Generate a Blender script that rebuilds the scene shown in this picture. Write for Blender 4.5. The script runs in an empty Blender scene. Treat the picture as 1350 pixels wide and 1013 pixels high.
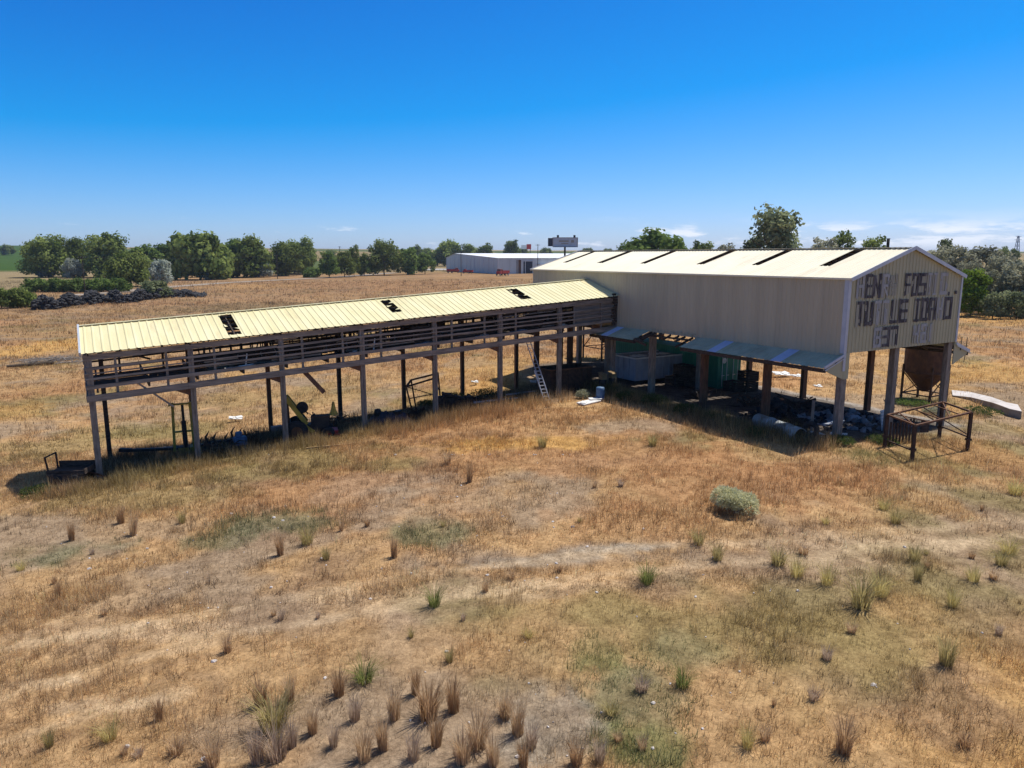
import bpy, math, random
import numpy as np
from mathutils import Vector, Matrix
random.seed(7); RNG=np.random.default_rng(11)
SC=bpy.context.scene; COL=SC.collection
PI=math.pi
# ------------------------------------------------------------------ helpers
def link(o,parent=None):
    COL.objects.link(o)
    if parent is not None: o.parent=parent
    return o
def tag(o,label,cat,group=None,kind=None):
    if label: o['label']=label
    if cat: o['category']=cat
    if group: o['group']=group
    if kind: o['kind']=kind
    return o
def thing(name,label,cat,loc=(0,0,0),rotz=0.0,group=None,scale=1):
    o=bpy.data.objects.new(name,None); o.empty_display_size=.3
    link(o); o.location=loc; o.rotation_euler=(0,0,rotz)
    o.scale=(scale,)*3 if not hasattr(scale,'__len__') else scale
    return tag(o,label,cat,group)
def copy_tree(o,parent=None):
    c=o.copy(); COL.objects.link(c)
    if parent is not None: c.parent=parent
    for ch in list(o.children): copy_tree(ch,c)
    return c
def mesh_np(name,V,F,mats,parent=None,col=None,smooth=False):
    V=np.asarray(V,np.float32); F=np.asarray(F,np.int32)
    me=bpy.data.meshes.new(name); n,k=F.shape
    me.vertices.add(len(V)); me.vertices.foreach_set('co',V.ravel())
    me.loops.add(n*k); me.loops.foreach_set('vertex_index',F.ravel())
    me.polygons.add(n); me.polygons.foreach_set('loop_start',np.arange(0,n*k,k,dtype=np.int32))
    me.polygons.foreach_set('loop_total',np.full(n,k,np.int32))
    if smooth: me.polygons.foreach_set('use_smooth',np.ones(n,bool))
    me.update(calc_edges=True)
    if col is not None:
        at=me.color_attributes.new('tint','FLOAT_COLOR','POINT')
        c=np.ones((len(V),4),np.float32); c[:,:3]=col
        at.data.foreach_set('color',c.ravel())
    for m in (mats if isinstance(mats,(list,tuple)) else [mats]): me.materials.append(m)
    o=bpy.data.objects.new(name,me)
    return link(o,parent)
class MB:
    """collects shapes for one mesh"""
    def __init__(s): s.v=[]; s.f=[]; s.m=[]; s.k=0
    def mat(s,k): s.k=k; return s
    def face(s,*ids): s.f.append(ids); s.m.append(s.k)
    def quad(s,a,b,c,d):
        n=len(s.v); s.v+= [tuple(a),tuple(b),tuple(c),tuple(d)]; s.face(n,n+1,n+2,n+3); return s
    def box(s,c,d,rot=0.0):
        x,y,z=d[0]/2,d[1]/2,d[2]/2; n=len(s.v); cr,sr=math.cos(rot),math.sin(rot)
        for sx,sy,sz in ((-1,-1,-1),(1,-1,-1),(1,1,-1),(-1,1,-1),(-1,-1,1),(1,-1,1),(1,1,1),(-1,1,1)):
            px,py=sx*x,sy*y
            s.v.append((c[0]+px*cr-py*sr,c[1]+px*sr+py*cr,c[2]+sz*z))
        for q in ((3,2,1,0),(4,5,6,7),(0,1,5,4),(1,2,6,5),(2,3,7,6),(3,0,4,7)): s.face(*[n+i for i in q])
        return s
    def bar(s,p0,p1,w,h,up=(0,0,1),w1=None,h1=None):
        p0=Vector(p0);p1=Vector(p1);d=(p1-p0).normalized();u=Vector(up)
        if abs(d.dot(u))>.98: u=Vector((0,1,0))
        r=d.cross(u).normalized(); u=r.cross(d); n=len(s.v)
        for p,ww,hh in ((p0,w,h),(p1,w1 or w,h1 or h)):
            for a,b in ((-1,-1),(1,-1),(1,1),(-1,1)): s.v.append(tuple(p+r*(a*ww/2)+u*(b*hh/2)))
        for q in ((0,1,2,3),(7,6,5,4),(4,5,1,0),(5,6,2,1),(6,7,3,2),(7,4,0,3)): s.face(*[n+i for i in q])
        return s
    def tube(s,p0,p1,r0,r1=None,n=12,cap=True):
        if r1 is None: r1=r0
        p0=Vector(p0);p1=Vector(p1);d=(p1-p0).normalized();u=Vector((0,0,1)) if abs(d.z)<.95 else Vector((1,0,0))
        a=d.cross(u).normalized();b=d.cross(a);k=len(s.v)
        for p,r in ((p0,r0),(p1,r1)):
            for i in range(n):
                t=2*PI*i/n; s.v.append(tuple(p+a*(r*math.cos(t))+b*(r*math.sin(t))))
        for i in range(n):
            j=(i+1)%n; s.face(k+i,k+j,k+n+j,k+n+i)
        if cap: s.face(*[k+i for i in range(n)][::-1]); s.face(*[k+n+i for i in range(n)])
        return s
    def lathe(s,prof,c=(0,0,0),n=20,axis='z'):
        k=len(s.v)
        for r,h in prof:
            for i in range(n):
                t=2*PI*i/n; x,y=r*math.cos(t),r*math.sin(t)
                p=(x,y,h) if axis=='z' else ((x,h,y) if axis=='y' else (h,x,y))
                s.v.append((c[0]+p[0],c[1]+p[1],c[2]+p[2]))
        for q in range(len(prof)-1):
            for i in range(n):
                j=(i+1)%n; s.face(k+q*n+i,k+q*n+j,k+(q+1)*n+j,k+(q+1)*n+i)
        return s
    def prism(s,poly,d):
        """poly: 3-D outline, d: thickness vector"""
        n=len(s.v);m=len(poly);d=Vector(d)
        for p in poly: s.v.append(tuple(p))
        for p in poly: s.v.append(tuple(Vector(p)+d))
        s.face(*[n+i for i in range(m)][::-1]); s.face(*[n+m+i for i in range(m)])
        for i in range(m):
            j=(i+1)%m; s.face(n+i,n+j,n+m+j,n+m+i)
        return s
    def corr(s,o,ud,vd,nd,ulen,lo,hi,pitch=.3,h=.03,off=0.0):
        """ribbed metal sheet: ribs run along vd, repeat along ud; lo/hi are numbers or functions of u"""
        o=Vector(o);ud=Vector(ud);vd=Vector(vd);nd=Vector(nd)
        us=[]; k0=math.floor(off/pitch)-1
        for k in range(k0,int((off+ulen)/pitch)+2):
            for a,b in ((0,0),(.66,0),(.76,1),(.90,1)):
                u=(k+a)*pitch-off
                if 1e-4<u<ulen-1e-4: us.append((u,b*h))
        us=[(0,0)]+us+[(ulen,0)]
        L=lo if callable(lo) else (lambda u:lo); Hh=hi if callable(hi) else (lambda u:hi); n=len(s.v)
        for u,e in us:
            s.v.append(tuple(o+ud*u+vd*L(u)+nd*e)); s.v.append(tuple(o+ud*u+vd*Hh(u)+nd*e))
        for i in range(len(us)-1): s.face(n+2*i,n+2*i+2,n+2*i+3,n+2*i+1)
        return s
    def ring(s,c,R,r,axis=(0,0,1),n=18,m=8):
        ax=Vector(axis).normalized();u=Vector((1,0,0)) if abs(ax.x)<.9 else Vector((0,1,0))
        a=ax.cross(u).normalized();b=ax.cross(a);k=len(s.v);c=Vector(c)
        for i in range(n):
            t=2*PI*i/n;d=a*math.cos(t)+b*math.sin(t)
            for j in range(m):
                q=2*PI*j/m; s.v.append(tuple(c+d*(R+r*math.cos(q))+ax*(r*math.sin(q))))
        for i in range(n):
            for j in range(m):
                i2=(i+1)%n;j2=(j+1)%m; s.face(k+i*m+j,k+i2*m+j,k+i2*m+j2,k+i*m+j2)
        return s
    def rock(s,c,d,rng=random):
        """irregular chunk"""
        n=len(s.v); t=(1+5**.5)/2
        P=[(-1,t,0),(1,t,0),(-1,-t,0),(1,-t,0),(0,-1,t),(0,1,t),(0,-1,-t),(0,1,-t),(t,0,-1),(t,0,1),(-t,0,-1),(-t,0,1)]
        a=rng.random()*6.28;ca,sa=math.cos(a),math.sin(a)
        for x,y,z in P:
            q=.5*(.75+.5*rng.random())/1.9; x,y,z=x*q*d[0],y*q*d[1],z*q*d[2]
            s.v.append((c[0]+x*ca-y*sa,c[1]+x*sa+y*ca,c[2]+z))
        for f in ((0,11,5),(0,5,1),(0,1,7),(0,7,10),(0,10,11),(1,5,9),(5,11,4),(11,10,2),(10,7,6),(7,1,8),(3,9,4),(3,4,2),(3,2,6),(3,6,8),(3,8,9),(4,9,5),(2,4,11),(6,2,10),(8,6,7),(9,8,1)):
            s.face(*[n+i for i in f])
        return s
    def build(s,name,mats,parent=None,smooth=False,bevel=0.0):
        me=bpy.data.meshes.new(name); me.from_pydata(s.v,[],s.f)
        for m in (mats if isinstance(mats,(list,tuple)) else [mats]): me.materials.append(m)
        if any(s.m): me.polygons.foreach_set('material_index',s.m)
        if smooth: me.polygons.foreach_set('use_smooth',[True]*len(me.polygons))
        me.update(); o=link(bpy.data.objects.new(name,me),parent)
        if bevel:
            b=o.modifiers.new('edge','BEVEL'); b.width=bevel; b.segments=1; b.limit_method='ANGLE'
        return o
# ------------------------------------------------------------------ materials
def nodes(name):
    m=bpy.data.materials.new(name); m.use_nodes=True; nt=m.node_tree; nt.nodes.clear()
    out=nt.nodes.new('ShaderNodeOutputMaterial'); return m,nt,out
def N(nt,t,**kw):
    n=nt.nodes.new(t)
    for k,v in kw.items(): setattr(n,k,v)
    return n
def noise(nt,vec,scale,detail=4,rough=.6):
    n=N(nt,'ShaderNodeTexNoise'); n.inputs['Scale'].default_value=scale
    n.inputs['Detail'].default_value=detail; n.inputs['Roughness'].default_value=rough
    nt.links.new(vec,n.inputs['Vector']); return n.outputs['Fac']
def ramp(nt,fac,a,b,ca=(0,0,0),cb=(1,1,1)):
    r=N(nt,'ShaderNodeValToRGB'); e=r.color_ramp.elements
    e[0].position=a; e[0].color=(*ca,1); e[1].position=b; e[1].color=(*cb,1)
    nt.links.new(fac,r.inputs['Fac']); return r.outputs['Color']
def mix(nt,fac,a,b,mode='MIX'):
    m=N(nt,'ShaderNodeMix',data_type='RGBA',blend_type=mode)
    for s,v in ((m.inputs[0],fac),(m.inputs[6],a),(m.inputs[7],b)):
        if hasattr(v,'is_output') or hasattr(v,'node'): nt.links.new(v,s)
        elif isinstance(v,(int,float)): s.default_value=v
        else: s.default_value=(*v,1)
    return m.outputs[2]
def coords(nt,stretch=(1,1,1),kind='Object'):
    tc=N(nt,'ShaderNodeTexCoord'); mp=N(nt,'ShaderNodeMapping'); mp.inputs['Scale'].default_value=stretch
    nt.links.new(tc.outputs[kind],mp.inputs['Vector']); return mp.outputs['Vector']
def pm(name,c1,c2,scale=2.0,rough=.7,stretch=(1,1,1),c3=None,s3=.6,lo3=.55,hi3=.7,bump=.0,bscale=20,metal=0.0,spec=.3,lo=.35,hi=.65):
    """painted / weathered surface: two tones by noise and an optional third (rust, dirt) in patches"""
    m,nt,out=nodes(name); b=N(nt,'ShaderNodeBsdfPrincipled'); nt.links.new(b.outputs[0],out.inputs[0])
    v=coords(nt,stretch); c=ramp(nt,noise(nt,v,scale,5),lo,hi,c1,c2)
    if c3 is not None:
        f=ramp(nt,noise(nt,v,s3,7,.7),lo3,hi3); c=mix(nt,f,c,c3)
    nt.links.new(c,b.inputs['Base Color']); b.inputs['Roughness'].default_value=rough
    b.inputs['Metallic'].default_value=metal; b.inputs['Specular IOR Level'].default_value=spec
    if bump:
        bp=N(nt,'ShaderNodeBump'); bp.inputs['Strength'].default_value=bump; bp.inputs['Distance'].default_value=.03
        nt.links.new(noise(nt,v,bscale,4),bp.inputs['Height']); nt.links.new(bp.outputs[0],b.inputs['Normal'])
    return m
def leafmat(name,c1,c2,trans=.4):
    """foliage: colour varies leaf by leaf through the mesh attribute 'tint' (grey value)"""
    m,nt,out=nodes(name); at=N(nt,'ShaderNodeAttribute'); at.attribute_name='tint'
    oi=N(nt,'ShaderNodeObjectInfo')
    c=mix(nt,at.outputs['Fac'],c1,c2)
    h=N(nt,'ShaderNodeHueSaturation'); nt.links.new(c,h.inputs['Color'])
    mr=N(nt,'ShaderNodeMapRange'); mr.inputs[3].default_value=.8; mr.inputs[4].default_value=1.2
    nt.links.new(oi.outputs['Random'],mr.inputs[0]); nt.links.new(mr.outputs[0],h.inputs['Value'])
    d=N(nt,'ShaderNodeBsdfDiffuse'); t=N(nt,'ShaderNodeBsdfTranslucent'); mx=N(nt,'ShaderNodeMixShader')
    mx.inputs[0].default_value=trans
    nt.links.new(h.outputs[0],d.inputs[0]); nt.links.new(h.outputs[0],t.inputs[0])
    nt.links.new(d.outputs[0],mx.inputs[1]); nt.links.new(t.outputs[0],mx.inputs[2]); nt.links.new(mx.outputs[0],out.inputs[0])
    return m
def tintmat(name,trans=.5):
    """grass: the mesh attribute 'tint' is the plant's own colour"""
    m,nt,out=nodes(name); at=N(nt,'ShaderNodeAttribute'); at.attribute_name='tint'
    d=N(nt,'ShaderNodeBsdfDiffuse'); t=N(nt,'ShaderNodeBsdfTranslucent'); mx=N(nt,'ShaderNodeMixShader'); mx.inputs[0].default_value=trans
    for b in (d,t): nt.links.new(at.outputs['Color'],b.inputs[0])
    nt.links.new(d.outputs[0],mx.inputs[1]); nt.links.new(t.outputs[0],mx.inputs[2]); nt.links.new(mx.outputs[0],out.inputs[0])
    return m
M={}
M['roof_cream']=pm('cream_roof_paint',(.72,.645,.47),(.78,.715,.53),.6,.5,(.35,2.0,.35),(.52,.40,.25),.5,.56,.82,spec=.4)
M['roof_yellow']=pm('yellow_roof_paint',(.67,.60,.33),(.75,.68,.41),.7,.5,(2.0,.35,.35),(.50,.38,.2),.5,.56,.82,spec=.4)
M['wall']=pm('beige_wall_paint',(.44,.385,.265),(.48,.425,.295),.8,.55,(.6,1.2,.12),(.38,.335,.235),.9,.48,.74)
M['gable']=pm('olive_beige_wall_paint',(.38,.355,.225),(.44,.41,.26),.8,.55,(.6,.6,.15),(.32,.30,.21),.7,.5,.8)
M['trim2']=pm('grey_white_trim',(.62,.63,.62),(.7,.7,.68),2,.5)
M['trim']=pm('white_metal_trim',(.40,.43,.48),(.48,.51,.56),2,.4,(1,1,1),(.5,.5,.5),1,.6,.8,spec=.5)
M['lean']=pm('shade_toned_metal_roof',(.36,.38,.28),(.43,.45,.34),1,.8,(1,1,1),(.25,.24,.18),.6,.5,.8,spec=.08)  # cream side roof in the building's shade, its grey-green look put into colour
M['skylite']=pm('blue_white_plastic_panel',(.42,.50,.68),(.52,.60,.76),2,.35)
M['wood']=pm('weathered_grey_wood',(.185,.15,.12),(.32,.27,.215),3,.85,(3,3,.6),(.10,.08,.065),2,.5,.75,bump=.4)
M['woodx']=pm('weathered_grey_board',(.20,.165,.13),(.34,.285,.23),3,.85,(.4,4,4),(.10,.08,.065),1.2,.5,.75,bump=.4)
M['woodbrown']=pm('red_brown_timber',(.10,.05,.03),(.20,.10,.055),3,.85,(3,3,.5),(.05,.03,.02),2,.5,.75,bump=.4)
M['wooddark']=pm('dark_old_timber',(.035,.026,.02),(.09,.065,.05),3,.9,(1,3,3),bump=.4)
M['rust']=pm('rusted_steel',(.10,.045,.022),(.20,.09,.04),4,.8,(1,1,1),(.045,.025,.018),1.5,.45,.7,bump=.3)
M['hopper']=pm('shade_darkened_rusty_plate',(.06,.03,.02),(.13,.065,.035),2.5,.85,(1,1,.5),(.03,.02,.016),1.2,.45,.7,bump=.3)  # rusty plate with the shade under the barn wing darkened into its colour
M['rustdark']=pm('dark_rusted_steel',(.035,.022,.016),(.085,.045,.028),4,.8,bump=.3)
M['yellow']=pm('worn_yellow_paint',(.36,.25,.035),(.45,.32,.05),3,.6,(1,1,1),(.10,.06,.03),2.5,.5,.7)
M['blackiron']=pm('oily_black_iron',(.012,.012,.012),(.035,.03,.026),5,.6,bump=.2)
M['rubber']=pm('old_black_rubber',(.012,.012,.013),(.03,.03,.03),6,.85,bump=.2)
M['alu']=pm('aluminium',(.55,.56,.57),(.68,.69,.70),4,.4,metal=.4)
M['green']=pm('green_container_paint',(.025,.18,.105),(.04,.24,.145),1,.55,(1,1,.3),(.05,.06,.035),.9,.6,.8)
M['greybox']=pm('pale_grey_panel',(.27,.29,.33),(.36,.38,.42),1.5,.6,(1,1,.4),(.2,.2,.2),1,.5,.8)
M['white']=pm('chalky_white',(.62,.61,.58),(.76,.75,.72),3,.7,(1,1,1),(.45,.42,.37),2,.55,.8)
M['pipewhite']=pm('pale_plastic_pipe',(.36,.40,.41),(.50,.53,.53),2,.6,(1,1,1),(.20,.18,.15),1.1,.42,.62)
M['blue']=pm('blue_plastic',(.07,.13,.22),(.10,.18,.29),2,.5)
M['navy']=pm('faded_blue_tarp',(.025,.032,.05),(.05,.06,.09),3,.7,bump=.4,bscale=6)
M['concrete']=pm('pale_concrete',(.50,.45,.42),(.62,.57,.53),1.2,.9,(1,1,1),(.36,.32,.28),.7,.5,.75,bump=.3)
M['concgrey']=pm('grey_concrete_side',(.24,.23,.225),(.33,.32,.31),1.2,.9,(1,1,1),(.17,.15,.13),.7,.5,.75,bump=.3)
M['rubble']=pm('black_rubble',(.016,.016,.018),(.05,.048,.048),3,.85)
M['greyrubble']=pm('grey_broken_concrete',(.16,.15,.15),(.30,.29,.28),3,.9)
M['deadwood']=pm('bleached_dead_branch',(.20,.17,.14),(.34,.30,.26),6,.9)
M['bark']=pm('dark_bark',(.045,.032,.022),(.10,.075,.05),5,.9,(1,1,.3))
M['red']=pm('faded_red_paint',(.30,.03,.025),(.40,.05,.035),2,.5)
M['siding']=pm('pale_blue_grey_siding',(.50,.53,.50),(.58,.61,.57),1,.6,(.3,.3,.05))
M['whiteroof']=pm('white_metal_roof',(.74,.75,.76),(.80,.81,.82),.2,.5)
M['darkdoor']=pm('dark_blue_door',(.015,.018,.03),(.03,.035,.05),1,.5)
M['glass']=pm('dark_window_glass',(.02,.025,.03),(.03,.035,.04),1,.1,spec=.6)
M['signgrey']=pm('pale_sign_face',(.40,.47,.50),(.47,.54,.57),.5,.6)
M['letterdark']=pm('dark_weathered_letter',(.03,.026,.03),(.085,.075,.08),3,.8,(4,4,.7),(.22,.20,.19),1.5,.5,.7)
M['letterpale']=pm('pale_weathered_letter',(.30,.30,.29),(.40,.40,.39),3,.8,(4,4,.7),(.2,.19,.18),1.5,.5,.75)
M['letterghost']=pm('faded_letter_board',(.29,.275,.215),(.36,.34,.26),3,.8,(4,4,.7),(.2,.19,.17),1.5,.5,.75)
M['cardboard']=pm('tan_carton',(.26,.17,.08),(.34,.23,.11),3,.8)
M['leaf_cotton']=leafmat('cottonwood_leaves',(.07,.105,.025),(.30,.35,.10))
M['leaf_light']=leafmat('light_green_leaves',(.085,.135,.035),(.22,.29,.08))
M['leaf_lime']=leafmat('lime_green_leaves',(.12,.19,.025),(.27,.37,.05))
M['leaf_olive']=leafmat('grey_olive_leaves',(.17,.175,.11),(.50,.49,.34))
M['leaf_silver']=leafmat('silver_leaves',(.22,.25,.19),(.45,.48,.40))
M['leaf_sage']=leafmat('sage_leaves',(.52,.50,.27),(.88,.85,.55),.45)
M['leaf_blue']=leafmat('blue_green_leaves',(.09,.115,.05),(.33,.36,.19))
M['leaf_weed']=leafmat('weed_leaves',(.05,.075,.022),(.14,.17,.06))
M['grass']=tintmat('grass_blades')
# ------------------------------------------------------------------ camera and pixel -> place
FPX,PITCH,CAMH=961.6,.1737,10.0
cd=bpy.data.cameras.new('camera'); cam=link(bpy.data.objects.new('camera',cd)); cd.sensor_width=36; cd.lens=36*FPX/1350
cd.clip_end=60000; cd.clip_start=.1; cam.location=(0,0,CAMH); cam.rotation_euler=(PI/2-PITCH,0,0); SC.camera=cam
def ray(px,py):
    u=(px-675)/FPX; v=(py-506.5)/FPX; cp,sp=math.cos(PITCH),math.sin(PITCH)
    return np.array([u,cp-v*sp,-sp-v*cp])
# barn frame: X across (front long wall at 0), Y along (near gable at 0)
BO=np.array([17.81,38.85,0.0]); BYAW=PI/2-1.0351; BW,BL=10.66,31.17
bA=np.array([-math.sin(BYAW),math.cos(BYAW),0]); bB=np.array([math.cos(BYAW),math.sin(BYAW),0])
SO=np.array([-22.27,37.96,-1.86]); SYAW=.5262; SSL=.0588; SW=7.33; SLEN=34.9
sC=np.array([math.cos(SYAW),math.sin(SYAW),0]); sE=np.array([-math.sin(SYAW),math.cos(SYAW),0])
def barnp(X,Y,z=0): return BO+bB*X+bA*Y+np.array([0,0,z])
def shedp(t,e,z=0): return SO+sC*t+sE*e+np.array([0,0,z+SSL*t])
# ------------------------------------------------------------------ terrain
ctrl=[]
for X,Y,z in ((0,0,0),(0,10,.05),(0,20,.1),(0,31,.1),(BW,0,-.42),(BW,10,-.35),(BW,20,-.3),(BW,31,-.25),(5,5,-.15),(5,25,0),(-4,5,-.1),(-5,14,.05)): ctrl.append((*barnp(X,Y)[:2],z))
for t in (-3,0,5,10,15,20,25,30):
    p=shedp(t,0); ctrl.append(tuple(p)); p=shedp(t+.6,SW); ctrl.append((p[0],p[1],p[2]-.81))
for px,y,z in ((0,8,-1.0),(-20,14,-1.9),(20,14,-.6),(0,24,-.75),(-14,25,-1.5),(14,26,-.35),(9,29,-.3),(-40,30,-2.6),(40,30,-.6),(-5,34,-.75),(22,37,-.25),(34,50,-.6),(60,80,-.8),(40,80,-.8),
 (-60,85,-3.2),(-75,142,-3.4),(-40,110,-2.8),(0,110,-1.6),(60,130,-1.2),(100,150,-1),(-150,330,-3),(0,300,-2),(150,300,-1.5),(-150,150,-3.5),(150,60,-1),(-90,40,-3),(0,-40,-1),(90,-20,-1),(-90,-30,-2.5),(0,500,-2),(300,400,-1),(-300,400,-2.5),(300,0,-1),(-300,0,-2.5)):
    ctrl.append((px,y,z))
ctrl=np.array(ctrl)
def tps_k(r2): return .5*r2*np.log(np.maximum(r2,1e-9))
def tps_fit(c,lam=3.0):
    n=len(c); d2=((c[:,None,:2]-c[None,:,:2])**2).sum(-1)
    A=np.zeros((n+3,n+3)); A[:n,:n]=tps_k(d2)+lam*np.eye(n); A[:n,n]=1; A[:n,n+1:]=c[:,:2]; A[n:,:n]=A[:n,n:].T
    return np.linalg.solve(A,np.concatenate([c[:,2],[0,0,0]]))
TW=tps_fit(ctrl)
def vnoise(x,y,s,seed=0):
    """smooth value noise 0..1"""
    x=np.asarray(x,float)/s+seed*17.31; y=np.asarray(y,float)/s-seed*9.77
    i=np.floor(x); j=np.floor(y); fx=x-i; fy=y-j; fx=fx*fx*(3-2*fx); fy=fy*fy*(3-2*fy)
    def h(a,b):
        v=np.sin(a*127.1+b*311.7+seed*74.7)*43758.5453; return v-np.floor(v)
    return (h(i,j)*(1-fx)+h(i+1,j)*fx)*(1-fy)+(h(i,j+1)*(1-fx)+h(i+1,j+1)*fx)*fy
def fbm(x,y,s,seed=0,o=4):
    t=0;a=.5;w=0
    for k in range(o): t=t+a*vnoise(x,y,s/2**k,seed+k*3); w+=a; a*=.55
    return t/w
def sstep(x,a,b):
    t=np.clip((x-a)/(b-a),0,1); return t*t*(3-2*t)
def height(x,y,fine=True):
    x=np.atleast_1d(np.asarray(x,float)); y=np.atleast_1d(np.asarray(y,float)); sh=x.shape; x=x.ravel(); y=y.ravel()
    r=np.hypot(x,y); cl=np.minimum(1,380/np.maximum(r,1)); cx,cy=x*cl,y*cl; z=np.zeros_like(x); n=len(ctrl)
    for s in range(0,len(x),20000):
        q=slice(s,s+20000); d2=(cx[q,None]-ctrl[None,:,0])**2+(cy[q,None]-ctrl[None,:,1])**2
        z[q]=tps_k(d2)@TW[:n]+TW[n]+TW[n+1]*cx[q]+TW[n+2]*cy[q]
    if fine:
        f=1-sstep(r,150,300)
        z=z+f*((fbm(x,y,9,1)-.5)*.28+(fbm(x,y,1.6,5,3)-.5)*.10)
    az=np.arctan2(x,np.maximum(y,1e-3))
    crest=30-9*np.clip(az/.6,-1,1)
    z=z*(1-sstep(r,350,700))+ (-2)*sstep(r,350,700)+ (crest+2)*sstep(r,480,2600)+ sstep(r,300,900)*(fbm(x,y,420,9)-.5)*5
    return z.reshape(sh)
def hz(x,y): return float(height(x,y)[0])
def at(px,py):
    """the ground point seen at a photograph pixel"""
    d=ray(px,py); t=20.0
    for k in range(60):
        p=d*t; gap=CAMH+p[2]-hz(p[0],p[1])
        t+=gap/max(-d[2],.02)*.7
        if t>4000: t=4000
        if abs(gap)<.005: break
    return Vector((d[0]*t,d[1]*t,hz(d[0]*t,d[1]*t)))
def vert_at(px,py,y):
    d=ray(px,py); t=y/d[1]; return Vector((d[0]*t,y,CAMH+d[2]*t))
def ground(x,y,dz=0): return Vector((x,y,hz(x,y)+dz))
def bg(X,Y,dz=0): p=barnp(X,Y); return ground(p[0],p[1],dz)
def sg(t,e,dz=0): p=shedp(t,e); return ground(p[0],p[1],dz)
# ------------------------------------------------------------------ ground colour map (soil and plant colours, with shade painted in under the shed)
C_=dict(straw=(.47,.30,.15),gold=(.55,.325,.115),red=(.42,.23,.11),dirt=(.34,.25,.168),olive=(.25,.20,.085),sage=(.17,.175,.10),
        pale=(.62,.46,.29),green=(.12,.15,.055),grey=(.285,.248,.20),brown=(.29,.19,.12),concrete=(.36,.33,.30))
def blob(px,py,rx,ry,c,s):
    c0=at(px,py); rX=rx*c0.y/FPX; y1=at(px,py-ry).y; y0=at(px,min(py+ry,1300)).y
    return (c0.x,c0.y,rX,max((y1-y0)/2,.3),C_[c],s)
BLOBS=[blob(*b) for b in (
 # foreground
 (840,915,85,50,'sage',1.),(790,865,50,32,'green',.9),(850,985,80,40,'green',1.),(890,860,60,35,'sage',.6),
 (370,690,95,16,'sage',.95),(565,705,60,17,'sage',.95),(300,712,60,14,'sage',.8),(60,735,70,18,'sage',.9),(150,722,60,12,'sage',.5),
 (500,640,110,22,'grey',.45),(560,990,230,60,'dirt',.85),(730,960,70,60,'grey',.7),(380,950,130,45,'dirt',.7),(640,660,90,22,'dirt',.5),
 (170,700,110,18,'dirt',.55),(700,740,170,10,'grey',.7),(820,722,70,7,'grey',.9),(1250,930,180,95,'brown',.6),(1310,820,90,60,'brown',.45),
 (600,780,420,16,'pale',.5),(200,830,200,14,'pale',.6),(60,900,90,10,'pale',.6),(120,930,140,8,'pale',.55),(1190,715,190,12,'pale',.6),(1100,745,130,12,'pale',.35),
 (790,600,180,32,'red',.75),(960,640,150,32,'red',.7),(1100,625,120,22,'red',.7),(1300,600,70,45,'red',.6),(690,585,110,10,'gold',.9),(850,680,190,30,'red',.4),
 (1180,790,120,60,'olive',.45),(1080,830,120,60,'olive',.35),(1050,700,80,22,'brown',.4),(560,850,330,40,'straw',.5),(100,790,140,50,'straw',.4),
 (200,655,150,16,'olive',.7),(330,625,90,12,'olive',.6),(420,640,120,25,'red',.4),(1120,910,200,60,'olive',.3),(940,930,110,60,'straw',.3),
 # beside and behind the shed
 (55,460,60,14,'gold',.85),(130,450,60,10,'gold',.6),(30,540,60,16,'gold',.5),(80,590,110,18,'olive',.7),(190,570,60,12,'olive',.6),(60,625,70,12,'straw',.6),
 (300,530,80,14,'olive',.5),(430,520,60,14,'olive',.4),(480,535,40,10,'dirt',.7),(640,480,80,14,'gold',.4),(800,480,40,14,'gold',.4),
 (330,405,110,7,'sage',.6),(180,430,120,6,'olive',.4),(110,470,70,6,'brown',.5),(480,375,180,5,'red',.75),(560,382,130,5,'red',.6),(330,378,70,4,'gold',.7),(420,392,160,5,'straw',.4),
 (1300,420,70,10,'gold',.8),(1320,440,60,8,'red',.5),(1300,490,80,16,'gold',.6),(1200,500,60,14,'gold',.5),
 (1240,560,60,12,'olive',.7),(1310,565,50,10,'olive',.6),(1140,600,40,12,'green',.6),(40,395,60,10,'olive',.5))]
PLANTC=(C_['sage'],C_['green'],C_['olive'])
def lerp3(c,k,w): return c*(1-w[:,None])+np.array(k)[None,:]*w[:,None]
def local_b(x,y): dx=x-BO[0];dy=y-BO[1]; return dx*bB[0]+dy*bB[1],dx*bA[0]+dy*bA[1]
def local_s(x,y): dx=x-SO[0];dy=y-SO[1]; return dx*sC[0]+dy*sC[1],dx*sE[0]+dy*sE[1]
TRK=[[at(*q) for q in l] for l in (((-30,860),(60,848),(204,820),(346,796),(430,780),(533,760),(733,737),(850,720),(1037,712),(1244,695),(1380,683)),((-30,930),(0,922),(163,873),(330,832),(560,795),(800,757),(1040,738),(1250,716),(1380,703)),((-20,985),(122,942),(240,915)))]
def track_d(x,y):
    d=np.full(len(x),99.)
    sel=(y<45)&(np.abs(x)<45)
    xs,ys=x[sel],y[sel]; b=np.full(len(xs),99.)
    for l in TRK:
        for p,q in zip(l,l[1:]):
            ux,uy=q.x-p.x,q.y-p.y; t=np.clip(((xs-p.x)*ux+(ys-p.y)*uy)/(ux*ux+uy*uy),0,1); b=np.minimum(b,np.hypot(xs-p.x-t*ux,ys-p.y-t*uy))
    d[sel]=b; return d
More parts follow.
